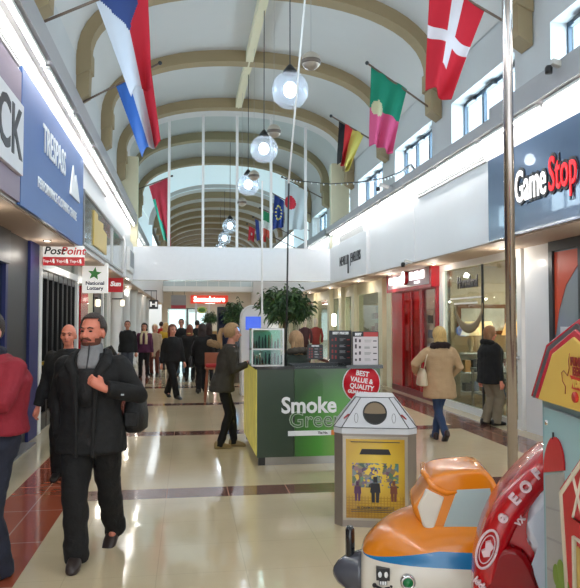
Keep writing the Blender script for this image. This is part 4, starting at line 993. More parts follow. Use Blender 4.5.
# wooden stall counter far + oval green yellow sign
q = at(207, 380, 30)
o = thing('stall_counter', 'light wooden stall counter under the oval green sign', 'counter', (q.x-.2, 30, 0))
MB().box((0, 0, 0), (.9, .6, 1.25), bev=.01).build('counter_body', mat('light oak', (190, 150, 96), .5, var=.15), o); MB().box((-.03, -.03, 1.25), (.93, .63, 1.29)).build('counter_top', m_cream, o)
q = at(202, 310, 30)
o = thing('stall_sign', 'oval yellow green sign hanging above the wooden stall', 'sign', tuple(q))
MB().ell((0, 0, 0), (.21, .04, .15), seg=24).build('disc', mat('yellow green sign', (190, 200, 110), .4), o); MB().ell((0, -.02, 0), (.15, .04, .09), seg=20).build('inner_disc', mat('green sign', (80, 130, 60), .4), o)
MB().box((.28, -.05, -2.2-q.z+2.2), (.34, .05, .25)).box((-.3, -.05, -q.z), (-.22, .05, .3)).build('posts', m_white, o)
# ------------------------------------------------------------------ trees
def tree(px, pt, pb, Y, w, lab, pot=True, n=260, leaf=.11, seed=1, c=(44, 74, 40)):
    q = at(px, (pt+pb)/2, Y); zt = at(px, pt, Y).z; zb = at(px, pb, Y).z; h = (zt-zb)/2; cz = (zt+zb)/2
    o = thing('potted_tree', lab, 'plant', (q.x, Y, 0)); R = random.Random(seed)
    br = MB(); ends = []
    br.tube([(0, 0, .4), (.01, .0, cz-h*.9), (0, .02, cz)], [.035, .03, .015], 8)
    for k in range(26):
        t = R.uniform(0, 2*PI); el = R.uniform(-.5, 1.1); r_ = R.uniform(.5, .92)
        e = Vector((w*math.cos(t)*math.cos(el)*r_, w*math.sin(t)*math.cos(el)*r_, cz+h*math.sin(el)*r_+0)); s_ = Vector((0, 0, cz-h*.7+R.uniform(0, h*.6)))
        br.tube([s_, s_*.5+e*.5+Vector((0, 0, .08)), e], [.012, .008, .004], 5); ends.append((s_, e))
    br.build('trunk', mat('bark', (86, 70, 52), .8, var=.2), o)
    lf = MB()
    for s_, e in ends:
        for k in range(n//26*3):
            u = R.uniform(.45, 1.05); p_ = s_*(1-u)+e*u+Vector((R.gauss(0, .05), R.gauss(0, .05), R.gauss(0, .05)))*(w/.45)
            d = Vector((R.gauss(0, 1), R.gauss(0, 1), R.uniform(-1.3, .35))).normalized(); sd = d.cross(Vector((R.gauss(0, 1), R.gauss(0, 1), R.gauss(0, 1)))).normalized()*leaf*.14
            L_ = leaf*R.uniform(.7, 1.3); mid = p_+d*L_*.5+Vector((0, 0, .01)); tip = p_+d*L_-Vector((0, 0, L_*.25))
            lf.quad([p_, mid+sd, tip, mid-sd], 0 if R.random() < .7 else 1)
    tag(lf.build('foliage', [mat('leaf%d' % c[1], c, .45, var=.2), mat('leaf light%d' % c[1], (82, 112, 62), .4)], o), None, None, None, 'stuff')
    MB().lathe([(.16, 0), (.22, .42), (.24, .44), (.20, .44), (.19, .40), (0, .40)], seg=24).build('pot', mat('pot grey', (90, 88, 84), .6), o)
tree(284, 281, 330, 12.4, .52, 'bushy dark green potted tree behind the green kiosk', seed=2, leaf=.17, n=520)
tree(234, 298, 330, 19, .42, 'smaller potted tree left of the white booth', seed=3, leaf=.14, n=300)
tree(210, 310, 326, 28, .36, 'small distant tree above the wooden stall', seed=4, leaf=.14, n=200)
# ------------------------------------------------------------------ pendants, baubles, wires, poles
def globe_lamp(x, y, z, lab, n_):
    o = thing('pendant_lamp', lab, 'lamp', (x, y, z), 0, None)
    g = bpy.data.materials.get('frosted clear globe')
    if not g:
        g = bpy.data.materials.new('frosted clear globe'); g.use_nodes = True; nt = g.node_tree; nt.nodes.clear()
        out = nt.nodes.new('ShaderNodeOutputMaterial'); a_ = nt.nodes.new('ShaderNodeMixShader'); b_ = nt.nodes.new('ShaderNodeMixShader')
        t = nt.nodes.new('ShaderNodeBsdfTransparent'); t.inputs[0].default_value = (.82, .88, .96, 1); tl = nt.nodes.new('ShaderNodeBsdfTranslucent'); tl.inputs[0].default_value = (.72, .82, .95, 1)
        gl_ = nt.nodes.new('ShaderNodeBsdfGlossy'); gl_.inputs['Roughness'].default_value = .08; a_.inputs[0].default_value = .13
        lw = nt.nodes.new('ShaderNodeLayerWeight'); lw.inputs[0].default_value = .12
        nt.links.new(t.outputs[0], a_.inputs[1]); nt.links.new(tl.outputs[0], a_.inputs[2]); nt.links.new(lw.outputs['Facing'], b_.inputs[0])
        nt.links.new(a_.outputs[0], b_.inputs[1]); nt.links.new(gl_.outputs[0], b_.inputs[2]); nt.links.new(b_.outputs[0], out.inputs[0])
    MB().ell((0, 0, 0), (.28, .28, .28), seg=36).build('globe', g, o)
    MB().ell((0, 0, .01), (.10, .10, .115), seg=18).build('bulb', mat('cool bulb', (250, 252, 255), .3, emit=16, var=-1), o)
    MB().lathe([(.12, .25), (.10, .30), (.045, .37), (.02, .40)], seg=20).build('cap', m_black, o)
    MB().tube([(0, 0, .39), (0, 0, 8.28-z if y < 28 else 7.18-z)], .009, 6).build('cord', m_dark, o)
    point((x, y, z-.02), 14, .11, (.9, .96, 1))
LAMPY = [10.0, 13.55, 17.2, 24.8, 28.6, 32.2, 6.3, 2.7]
LN = ['nearest glowing globe pendant, largest, in the upper centre', 'second glowing globe pendant down the hall', 'third glowing globe pendant, last before the glazed screen', 'first globe pendant beyond the glazed screen', 'second globe pendant beyond the glazed screen', 'third globe pendant beyond the glazed screen', 'globe pendant cut by the top edge of the picture', 'globe pendant over the camera side']
for i, y in enumerate(LAMPY[:7]): globe_lamp(1.50, y, 5.17 if y < 30 else 5.1, LN[i], i)
m_bau = mat('silver bauble', (178, 170, 158), .3, .5)
BN = ['largest small banded ball, beside the nearest globe', 'second small banded ball under the arches', 'third small banded ball', 'fourth small banded ball, near the glazed screen']
for i, (px, py, Y) in enumerate(((311, 61, 8.6), (274, 131, 12.0), (254, 175.5, 15.5), (242, 202, 18.6))):
    q = at(px, py, Y)
    o = thing('hanging_ball', BN[i]+' hanging on a thin wire', 'ball', tuple(q))
    MB().ell((0, 0, 0), (.125, .125, .12), seg=24).build('ball', m_bau, o)
    MB().lathe([(.122, -.045), (.1275, -.04), (.1275, .005), (.122, .01)], seg=24).build('band', mat('dark band', (92, 80, 70), .5), o)
    MB().tube([(0, 0, .11), (0, 0, 8.1-q.z)], .003, 5).build('wire', m_grey, o)
# chrome pole in the foreground
q = at(510, 250, 4.15)
o = thing('steel_pole', 'tall shiny steel pole standing in the right foreground', 'pole', (q.x, q.y, 0))
MB().tube([(0, 0, 0), (0, 0, 7.4)], .033, 20).build('pole', mat('pole steel', (176, 168, 164), .16, .95), o); MB().lathe([(.10, 0), (.10, .012), (.045, .03)], seg=20).build('base_plate', m_steel, o)
# hanging cable with black tipped kiosk rod
a = at(285.5, 372, 8.25); b = at(288.5, 184, 8.25); c = at(305, -2, 8.25)
o = thing('kiosk_rod', 'thin grey rod rising from the kiosk beside its cabinet', 'rod', (a.x, 8.22, 1.15))
MB().tube([(0, 0, 0), (b.x-a.x, 0, b.z-1.15)], .011, 8).build('rod', m_dark, o)
o = thing('hanging_cable', 'white cable slanting from the vault down to the kiosk rod', 'cable', tuple(b))
MB().tube([(0, 0, 0), (c.x-b.x, 0, c.z-b.z), ((c.x-b.x)*1.7, .0, 8.0-b.z)], .012, 8).build('cable', m_white, o)
a = at(263.5, 330, 9.4); b = at(263.5, 178, 9.4)
o = thing('white_rod', 'slim white rod behind the kiosk cabinet', 'rod', (a.x, 9.6, 0))
MB().tube([(0, 0, 0), (0, 0, b.z)], .014, 8).build('rod', m_white, o); MB().lathe([(.1, 0), (.1, .015)], seg=16).build('base_plate', m_steel, o)
# sagging wire from the screen to the right cornice
w0 = Vector((4.2, 12.4, 4.75)); w1 = at(141, 166, 19.9); q = [Vector((4.24, 12.3, 4.57))]+[at(x_, y_, Y) for x_, y_, Y in ((411, 164, 13), (400, 172, 14.2), (385, 178, 15.5), (360, 182, 17), (330, 184, 18.3), (300, 181, 19.4), (285, 178, 19.8))]
o = thing('light_string', 'thin dark string of tiny lights sagging across to the right cornice', 'cable', tuple(q[0]))
MB().tube([p_-q[0] for p_ in q], .014, 6).build('cable', m_dark, o)
mb = MB()
for p_, r_ in zip(q[:-1], q[1:]):
    for k in range(5): mb.ell(p_.lerp(r_, k/5)-q[0]-Vector((0, 0, .03)), (.022, .022, .03), seg=8)
mb.build('tiny_bulbs', m_white, o)
# ------------------------------------------------------------------ flags
def cm(c): return mat('flag%s' % str(c), c, .85, var=.03)
def flag(lab, Y, quad, fn, cols, pole=None, rip=.10, nu=36, nv=44, fold=2.2):
    Q = [at(x_, y_, Y) for x_, y_ in quad]
    org = Q[0].copy(); mb = MB(); V = []
    for j in range(nv+1):
        v = j/nv; row = []
        for i in range(nu+1):
            u = i/nu; p_ = (Q[0]*(1-u)+Q[1]*u)*(1-v)+(Q[3]*(1-u)+Q[2]*u)*v
            p_ = p_+Vector((0, rip*(.2+v)*math.sin(fold*2*PI*u+2.5*v), .04*v*math.sin(5*u)))
            row.append(mb.bm.verts.new(p_-org))
        V.append(row)
    for j in range(nv):
        for i in range(nu):
            f = mb.bm.faces.new([V[j][i], V[j][i+1], V[j+1][i+1], V[j+1][i]]); f.smooth = True; f.material_index = fn((i+.5)/nu, (j+.5)/nv)
    o = thing('flag', lab, 'flag', tuple(org))
    cl = mb.build('cloth', [cm(c) for c in cols], o); md = cl.modifiers.new('thick', 'SOLIDIFY'); md.thickness = .006
    if pole is None: pole = ((quad[1][0], quad[1][1]-1), (quad[0][0]-2, quad[0][1]-2))
    if pole:
        a_, b_ = at(*pole[0], Y), at(*pole[1], Y); xw = WR-.05 if a_.x > CX else WL+.05; a_ = b_+(a_-b_)*((xw-b_.x)/(a_.x-b_.x)); a_ -= org; b_ -= org
        MB().tube([a_, b_], .020, 8).build('flagpole', mat('pole brown', (108, 88, 74), .5), o)
        MB().ell(b_, (.04, .04, .04), seg=12).build('finial', m_dark, o)
RED, WHT, BLU = (186, 30, 48), (192, 194, 202), (46, 64, 116)
flag('white, blue and red flag with a blue triangle, nearest on the left', 9.3, ((93, -6), (147, -24), (152, 85), (131, 95)),
     lambda u, v: 0 if v < .46*(1-abs(2*u-1)**1.0)+0.0 and v < .46 else (1 if u < .5 else 2), [BLU, WHT, RED], ((60, 15), (170, -30)), .09, fold=1.2)
flag('blue, white and red striped flag, second on the left', 12.9, ((116, 86), (151, 68), (161, 141), (142, 156)), lambda u, v: 0 if u < .36 else (1 if u < .68 else 2), [(50, 96, 170), WHT, RED], ((93, 97), (160, 63)), .14, fold=1.4)
flag('red flag with white cross, nearest on the right', 9.3, ((430, -22), (485, 10), (449, 99), (427, 90)),
     lambda u, v: 1 if .40 < v < .53 or .42 < u < .60 and v < .72 else 0, [(198, 28, 48), (222, 214, 220)], ((512, 26), (420, -28)), .08, fold=1.3)
flag('green and pink red flag with round crest, second on the right', 12.9, ((371, 67), (407, 89), (392, 152), (370, 146)),
     lambda u, v: 2 if (u-.24)**2*1.3+(v-.50)**2*4.2 < .045 else (0 if v < .50+.12*u*0 else 1), [(18, 128, 100), (206, 84, 128), (190, 186, 150)], ((430, 108), (367, 63)), .08)
flag('black, red and yellow flag, third on the right', 16.5, ((339, 120), (364, 135), (348, 170), (338, 164)), lambda u, v: 0 if u < .24 else (1 if u < .56 else 2), [(28, 26, 30), (196, 44, 48), (204, 190, 96)], ((386, 148), (331, 116)), .12)
flag('white flag with red disc beyond the glazed screen', 23.7, ((285, 180), (308, 192), (304, 228), (285, 232)), lambda u, v: 1 if ((u-.26)*23)**2+((v-.42)*42)**2 < 36 else 0, [(206, 204, 206), (206, 40, 56)], ((326, 200), (282, 177)), .06)
def eu(u, v):
    for k in range(12):
        if ((u-.5-.26*math.cos(k*PI/6))*12)**2+((v-.5-.22*math.sin(k*PI/6))*30)**2 < .8: return 1
    return 0
flag('dark blue flag with ring of small stars beyond the glazed screen', 27.0, ((274.5, 194), (284, 201), (283.5, 226), (272, 231)), eu, [(38, 58, 128), (226, 206, 110)], ((292, 204), (272, 193)), .05)
flag('green, white and orange flag beyond the screen, near the blue star flag', 27.4, ((262, 210), (273, 215), (270, 238), (263, 236)), lambda u, v: 0 if v < .38 else (1 if v < .7 else 2), [(60, 160, 110), (226, 226, 220), (206, 90, 70)], None, .05)
flag('blue, white and red flag beyond the screen, right of the small red one', 27.7, ((255, 219), (266, 224), (266, 241), (257, 241)), lambda u, v: 0 if u < .33 else (1 if u < .66 else 2), [(50, 70, 150), (224, 224, 224), (206, 60, 56)], None, .05)
flag('small red flag with white mark, farthest beyond the screen', 27.8, ((249, 226), (255, 229), (254, 241), (248, 241)), lambda u, v: 1 if .4 < u < .65 and .4 < v < .6 else 0, [(200, 40, 54), (230, 220, 220)], None, .04)
flag('large red and green flag seen through the left of the glazed screen', 23.7, ((149, 186), (168, 178), (171, 246), (164, 240)), lambda u, v: 1 if v-.9*u > .45 or u < .16 and v > .25 else 0, [(204, 56, 74), (60, 170, 140)], ((136, 190), (172, 176)), .06)
# ------------------------------------------------------------------ green kiosk
KX0, KX1, KY = .81, 2.30, 8.0
o = thing('kiosk', 'green vaping kiosk counter with white lettering and red round sticker', 'kiosk', (KX0, KY, 0)); w = KX1-KX0
def green_mat():
    m = mat('printed green panel', (62, 140, 52), .3, coat=.3, var=-1); nt = m.node_tree; p = nt.nodes['Principled BSDF']
    tc = nt.nodes.new('ShaderNodeTexCoord'); vm = nt.nodes.new('ShaderNodeVectorMath'); vm.operation = 'DISTANCE'; vm.inputs[1].default_value = (1.30, 0, .22)
    cr = nt.nodes.new('ShaderNodeValToRGB'); e = cr.color_ramp.elements
    e[0].position = .0; e[0].color = (*srgb((150, 178, 40)), 1); e[1].position = 1.0; e[1].color = (*srgb((52, 84, 50)), 1)
    n = e.new(.55); n.color = (*srgb((74, 150, 50)), 1)
    nt.links.new(tc.outputs['Object'], vm.inputs[0]); nt.links.new(vm.outputs['Value'], cr.inputs[0]); nt.links.new(cr.outputs[0], p.inputs['Base Color']); return m
m_dg = mat('dark green panel', (48, 66, 50), .35, coat=.2)
MB().box((0, .0, .10), (.44, .03, 1.13)).build('front_panel', m_dg, o)
MB().box((.445, .0, .10), (w, .03, 1.13)).build('front_panel', green_mat(), o)
MB().box((.10, .05, 0), (w-.02, .08, .09)).build('plinth', m_steel, o); MB().box((.02, .04, 0), (.10, .12, .10)).build('foot', m_black, o)
MB().box((-.012, .02, .12), (.02, 1.75, 1.13)).build('side_panel', mat('lit-look yellow side', (190, 178, 84), .35, var=.6, scale=5, emit=.3), o)  # lit look of this side put into its yellow colour and weak glow
MB().box((w-.03, .02, .02), (w, 1.75, 1.13)).build('side_panel', mat('red side panel', (190, 30, 44), .35), o)
MB().box((.02, 1.72, .02), (w-.02, 1.75, 1.0)).build('rear_panel', m_dg, o)
mb = MB(); mb.box((-.02, -.02, 1.13), (.44, .42, 1.165)).box((w-.42, -.03, 1.13), (w+.03, 1.75, 1.17)).box((-.02, .4, 1.13), (.40, 1.0, 1.165)); mb.build('worktop', mat('dark worktop', (40, 40, 40), .2, coat=.4), o)
MB().box((.44, .02, 1.12), (w-.42, .44, 1.135)).build('display_glass', mat('glass top grey', (150, 166, 160), .06, .2), o)
MB().box((.44, .42, 1.13), (w-.42, .45, 1.175)).build('display_back_rail', m_dark, o); MB().box((.44, .0, 1.13), (w-.42, .02, 1.15)).build('display_front_rail', m_dark, o)
# red sticker, red end panel
mb = MB(); n = 40; cx_, cz_, r_ = w-.23, .95, .235
mb.rings([[Vector((min(cx_+r_*math.cos(2*PI*k/n), w), yy, min(cz_+r_*math.sin(2*PI*k/n), 1.125))) for k in range(n)] for yy in (-.004, .0)]); mb.build('sticker_border', m_wl, o)
mb = MB(); r_ = .222
mb.rings([[Vector((min(cx_+r_*math.cos(2*PI*k/n), w+.001), yy, min(cz_+r_*math.sin(2*PI*k/n), 1.125))) for k in range(n)] for yy in (-.008, -.003)]); mb.build('sticker', mat('sticker red', (206, 24, 44), .35), o)
RM = lambda x, z, a, y=-.010: frame((x, y, z), (math.cos(a), 0, math.sin(a)), (-math.sin(a), 0, math.cos(a)))
for s_, z_, sz, xo in (('BEST', 1.065, .085, .01), ('VALUE &', .985, .080, 0), ('QUALITY', .905, .080, .0), ('GUARANTEED!', .835, .055, -.005)):
    text('sticker_lettering', s_, sz, m_wl, RM(cx_+xo, z_, -.16), o, .002, .002, .9)
q = at(309, 404, KY)-Vector((KX0, 0, 0)); text('lettering', 'Smoke', .262, m_wl, FR(q.x, q.z-.02, -.008), o, .004, .007, .93)
q = at(316, 420, KY)-Vector((KX0, 0, 0))
text('outline_lettering', 'Green', .26, mat('pale outline', (170, 186, 166), .4), FR(q.x, q.z+.0, -.004), o, .003, .006, .98)
text('outline_infill', 'Green', .26, mat('infill green', (62, 104, 56), .4), FR(q.x, q.z+.0, -.008), o, .002, -.004, .98)
a = at(288, 436, KY)-Vector((KX0, 0, 0)); b = at(331, 430, KY)-Vector((KX0, 0, 0))
MB().box((a.x, -.006, a.z), (b.x, 0, b.z)).build('cigarette_graphic', m_wl, o); MB().box((b.x, -.006, a.z), (b.x+.05, 0, b.z)).build('cigarette_tip', mat('orange tip', (206, 120, 50), .4), o)
text('strap_line', 'The No.', .04, m_bl, FR(b.x-.10, (a.z+b.z)/2, -.009), o, .001, .001, .9)
# display cabinet with vapes
o = thing('display_cabinet', 'small glazed display cabinet with greenish light on the kiosk corner', 'cabinet', (.745, 8.02, 1.165)); cw, ch = .385, .445
mb = MB(); f_ = .016
for z in (0, ch/2-.03, ch-f_): mb.box((0, 0, z), (cw, .32, z+f_))
for x_ in (0, cw-f_):
    for y_ in (0, .32-f_): mb.box((x_, y_, 0), (x_+f_, y_+f_, ch))
mb.build('frame', m_steel, o); MB().box((.01, .29, .01), (cw-.01, .30, ch-.01)).build('back_panel', mat('pale green back', (150, 190, 176), .5), o)
MB().box((.01, .003, .01), (cw-.01, .006, ch-.01)).build('glass_door', m_glass, o)
point((.745+cw*.8, 8.14, 1.165+ch-.05), .35, .02, (.3, 1, .6)); point((.745+cw*.3, 8.10, 1.165+ch*.42), .5, .02, (.8, .95, 1))
R = random.Random(6)
for row, z in ((0, .016), (1, ch/2-.012)):
    for k in range(9):
        x_ = .745+.035+k*.037; h = R.uniform(.08, .165); c = R.choice([(30, 30, 32), (70, 66, 62), (120, 110, 100), (44, 40, 46), (150, 120, 90)])
        q_ = MB().tube([(0, 0, 0), (0, 0, h*.6), (0, 0, h)], [.013, .013, .007], 10)
        tag(q_.build('vape_pen', mat('vape%s' % str(c), c, .3, .4), loc=(x_, 8.10+R.uniform(0, .08), 1.165+z)), 'slim vape pen standing in the kiosk display cabinet', 'vape pen', 'vape pens in the display cabinet')
# poster boards on the counter
def board(px0, px1, y0, y1, Y, lab, dark, title, zb=None):
    a = at(px0, y1, Y); b = at(px1, y0, Y); zb = zb if zb is not None else a.z; w_, h_ = b.x-a.x, b.z-zb
    o = thing('price_board', lab, 'sign', (a.x, Y, zb))
    base = mat('dark board', (44, 46, 50), .4) if dark else mat('white board', (214, 208, 212), .4)
    MB().box((0, 0, 0), (w_, .02, h_)).build('panel', base, o)
    MB().box((-.006, -.004, -.0), (0, .024, h_)).box((w_, -.004, 0), (w_+.006, .024, h_)).box((0, -.004, h_), (w_, .024, h_+.006)).build('frame', m_dark, o)
    if not dark:
        MB().box((0, -.003, h_*.86), (w_*.42, 0, h_)).build('title_band', m_bl, o); MB().box((w_*.42, -.003, h_*.86), (w_, 0, h_)).build('title_band', mat('band red', (186, 60, 60), .4), o)
    text('lettering', title, h_*.10, m_wl, FR(w_*(.5 if dark else .21), h_*.93, -.004), o, .001, .003, .95)
    R = random.Random(int(px0)); ln = MB(); mp_ = mat('prints red' if dark else 'prints dark', (150, 50, 50) if dark else (70, 60, 70), .4)
    for r in range(4):
        z_ = h_*(.12+.19*r)
        for k in range(2):
            MB().box((w_*(.08+.16*k), -.004, z_), (w_*(.15+.16*k), 0, z_+h_*R.uniform(.06, .13))).build('product_picture', mp_, o)
        for k in range(3): ln.box((w_*.46, -.003, z_+h_*.03*k), (w_*R.uniform(.62, .74), 0, z_+h_*.03*k+h_*.008))
        MB().box((w_*.80, -.004, z_+.02*h_), (w_*.94, 0, z_+.05*h_)).build('price_mark', mp_, o)
    ln.build('text_lines', m_grey, o)
board(353, 378, 332, 367.5, 8.04, 'white kiosk price board with black and red heading', False, 'BEST', 1.17)
board(330, 351, 331, 366, 8.5, 'tall dark kiosk price board beside the white one', True, 'BEST PRICES', 1.17)
board(308, 322.5, 345, 362, 8.42, 'small dark price board near the seller', True, 'BEST PRICES', 1.22)
# ------------------------------------------------------------------ litter bin
o = thing('litter_bin', 'steel litter bin with white sloping hood and yellow film poster', 'bin', tuple(at(375, 420, 5.5))[:2]+(0,), -.262)
def oct_(hw, y0, y1, c, z): return [Vector(p) for p in ((-hw+c, y0, z), (hw-c, y0, z), (hw, y0+c, z), (hw, y1-c, z), (hw-c, y1, z), (-hw+c, y1, z), (-hw, y1-c, z), (-hw, y0+c, z))]
m_binb = mat('bin steel', (150, 140, 132), .35, .55, var=.06); m_binh = mat('bin hood', (206, 208, 214), .35, var=.04)
MB().rings([oct_(.34, 0, .62, .07, 0), oct_(.34, 0, .62, .07, .765)], smooth=False).build('bin_body', m_binb, o)
hd = MB().rings([oct_(.345, -.005, .625, .07, .765), oct_(.345, -.005, .625, .07, .815), oct_(.16, .10, .52, .045, 1.055)], smooth=False); hd.build('hood', m_binh, o)
ln = MB()
lo, up_ = oct_(.347, -.008, .628, .07, .815), oct_(.162, .098, .522, .045, 1.056)
for k in (0, 1, 2, 7): ln.tube([lo[k], up_[k]], .0035, 5)
for k in (0, 1, 7): ln.tube([lo[k], lo[(k+1) % 8]], .003, 5); ln.tube([up_[k], up_[(k+1) % 8]], .003, 5)
ln.build('edge_lines', m_dark, o)
nrm = Vector((0, -.24, .105)).normalized(); cen = Vector((0, .048, .932)); upv = Vector((0, .105, .24)).normalized()
HMx = frame(cen, (1, 0, 0), upv)
mb = MB(); n = 36
mb.rings([[HMx @ Vector((.095*math.cos(2*PI*k/n), .095*math.sin(2*PI*k/n), zz)) for k in range(n)] for zz in (-.01, .004)], 0, smooth=False); mb.build('opening', mat('bin opening', (30, 26, 22), .6), o)
mb = MB(); mb.tube([HMx @ Vector((.096*math.cos(2*PI*k/n), .096*math.sin(2*PI*k/n), .004)) for k in range(n+1)], .005, 6); mb.build('opening_rim', m_dark, o)
mb = MB(); mb.rings([[HMx @ Vector((.088*math.cos(t), .088*math.sin(t)*(1 if math.sin(t) > 0 else .1), zz)) for t in [2*PI*k/n for k in range(n)]] for zz in (.0035, .0055)], 0, smooth=False); mb.build('flap', mat('brown flap', (130, 112, 88), .4), o)
for sg in (-1, 1):
    MB().box((sg*.155-.018, -.002, -.05), (sg*.155+.018, .002, .045), M=HMx @ Matrix.Translation((0, -.045, .002)) @ Matrix.Rotation(PI/2, 4, 'X')).build('keyhole_plate', m_binh, o)
    mb = MB(); mb.tube([HMx @ Vector((sg*.155+.015*math.cos(t), -.045+.04*math.sin(t), .004)) for t in [2*PI*k/16 for k in range(17)]], .0022, 5); mb.build('lock_mark', m_dark, o)
    mb = MB(); mb.prism([(sg*.225, .03, .915), (sg*.26, .045, .88), (sg*.24, .06, .875), (sg*.205, .045, .91)], (0, -.012, .012)); mb.build('red_mark', mat('faded red', (190, 80, 80), .5), o)
m_fr = mat('poster frame', (176, 166, 150), .3, .6)
pfr = MB().box((-.265, -.014, .06), (.265, 0, .745)).build('poster_frame', m_fr, o)
def poster_mat():
    m = mat('yellow poster', (206, 164, 44), .25, coat=.6, var=-1); nt = m.node_tree; p = nt.nodes['Principled BSDF']
    N = nt.nodes.new; L = nt.links.new
    tc = N('ShaderNodeTexCoord'); sp = N('ShaderNodeSeparateXYZ'); L(tc.outputs['Object'], sp.inputs[0])
    # warm yellow centre, darker gold margins (printed artwork)
    vd = N('ShaderNodeVectorMath'); vd.operation = 'DISTANCE'; vd.inputs[1].default_value = (0, 0, .50); L(tc.outputs['Object'], vd.inputs[0])
    cr = N('ShaderNodeValToRGB'); e = cr.color_ramp.elements; e[0].color = (*srgb((232, 198, 70)), 1); e[1].color = (*srgb((166, 120, 24)), 1); e[1].position = .42
    L(vd.outputs['Value'], cr.inputs[0])
    # busy crowd blotches in the middle band
    vo = N('ShaderNodeTexVoronoi'); vo.inputs['Scale'].default_value = 26; L(tc.outputs['Object'], vo.inputs['Vector'])
    hs = N('ShaderNodeHueSaturation'); hs.inputs['Saturation'].default_value = .55; hs.inputs['Value'].default_value = .26; L(vo.outputs['Color'], hs.inputs['Color'])
    def mm(op, a, b):
        n = N('ShaderNodeMath'); n.operation = op
        for i, v in enumerate((a, b)):
            if isinstance(v, (int, float)): n.inputs[i].default_value = v
            else: L(v, n.inputs[i])
        return n.outputs[0]
    nz = N('ShaderNodeTexNoise'); nz.inputs['Scale'].default_value = 22; L(tc.outputs['Object'], nz.inputs['Vector'])
    band = mm('MULTIPLY', mm('GREATER_THAN', sp.outputs[2], .33), mm('LESS_THAN', sp.outputs[2], .53))
    band = mm('MULTIPLY', band, mm('LESS_THAN', mm('ABSOLUTE', sp.outputs[0], 0), .19)); band = mm('MULTIPLY', band, mm('GREATER_THAN', nz.outputs['Fac'], .46))
    mx = N('ShaderNodeMix'); mx.data_type = 'RGBA'; L(band, mx.inputs[0]); L(cr.outputs[0], mx.inputs[6]); L(hs.outputs[0], mx.inputs[7])
    gl = mm('MAXIMUM', mm('LESS_THAN', mm('MODULO', mm('ADD', sp.outputs[0], 3), .026), .007), mm('LESS_THAN', mm('MODULO', sp.outputs[2], .022), .006))
    gl = mm('MULTIPLY', gl, mm('LESS_THAN', sp.outputs[2], .26)); gl = mm('MULTIPLY', gl, .45)
    m2 = N('ShaderNodeMix'); m2.data_type = 'RGBA'; L(gl, m2.inputs[0]); L(mx.outputs[2], m2.inputs[6]); m2.inputs[7].default_value = (*srgb((120, 84, 20)), 1)
    L(m2.outputs[2], p.inputs['Base Color']); return m
MB().box((-.24, -.018, .08), (.24, -.012, .725)).build('poster', poster_mat(), pfr)
pb = mat('poster dark', (34, 30, 34), .4)
mb = MB(); mb.prism([(-.13, -.020, .60), (.13, -.020, .60), (.11, -.020, .645), (-.11, -.020, .645)], (0, .003, 0)); mb.build('title_bar', pb, o)
for (cx_, z0, z1, w_, c) in ((0, .21, .42, .085, (34, 32, 38)), (-.145, .22, .38, .06, (88, 50, 84)), (.15, .22, .39, .06, (110, 56, 36))):   # plain generic figures
    mb = MB(); h_ = z1-z0
    mb.prism([(cx_-w_*.5, -.021, z0+h_*.38), (cx_+w_*.5, -.021, z0+h_*.38), (cx_+w_*.42, -.021, z0+h_*.75), (cx_-w_*.42, -.021, z0+h_*.75)], (0, .004, 0))
    mb.prism([(cx_-w_*.2, -.021, z0+h_*.77), (cx_+w_*.2, -.021, z0+h_*.77), (cx_+w_*.2, -.021, z1), (cx_-w_*.2, -.021, z1)], (0, .004, 0))
    for sg in (-1, 1): mb.prism([(cx_+sg*w_*.06, -.021, z0), (cx_+sg*w_*.34, -.021, z0), (cx_+sg*w_*.40, -.021, z0+h_*.38), (cx_+sg*w_*.04, -.021, z0+h_*.38)], (0, .004, 0))
    mb.build('printed_figure', mat('pf%s' % str(c), c, .4), o)
text('poster_lettering', 'IN CINEMAS FEBRUARY 10', .026, pb, FR(0, .165, -.020), o, .001, .0005, 1.0)
mb = MB()
for z_ in (.13, .145, .70): mb.box((-.20, -.0195, z_), (.20, -.017, z_+.004))
mb.build('credit_lines', pb, o)
# ------------------------------------------------------------------ orange aeroplane ride
def plane_frame(px, depth, beta):
    """upright ride plane turned by beta; returns its foot, rotation and a picture->local function"""
    cy, sy = math.cos(YAW), math.sin(YAW); xr = (px-290)/F*depth
    P0 = Vector((xr*cy+depth*sy, -xr*sy+depth*cy, 0)); ux = Vector((math.cos(beta), -math.sin(beta), 0)); uy = Vector((math.sin(beta), math.cos(beta), 0))
    def loc(x_, y_, off=0.):
        r = at(x_, y_, 1.0)-Vector((0, 0, EYE)); t = (P0+uy*off-Vector((0, 0, EYE))).dot(uy)/r.dot(uy)
        w_ = Vector((0, 0, EYE))+r*t; d = w_-P0
        return Vector((d.dot(ux), d.dot(uy), w_.z))
    return P0, -beta, loc
PY = 0.
P0a, rza, la_ = plane_frame(430, 3.12, math.radians(15))
o = thing('aeroplane_ride', 'orange, blue and white coin-operated aeroplane ride with black propeller', 'ride', tuple(P0a), rza)
m_or = mat('orange gloss', (228, 132, 18), .22, coat=.35); m_bk = mat('propeller black', (26, 28, 34), .2, coat=.5); m_gy = mat('spinner grey', (76, 80, 92), .22, coat=.5)
zl = la_(400, 567, -.25).z; zs = la_(400, 560, -.25).z; x0_ = la_(359, 566, -.2).x; x1_ = la_(440, 560, -.25).x
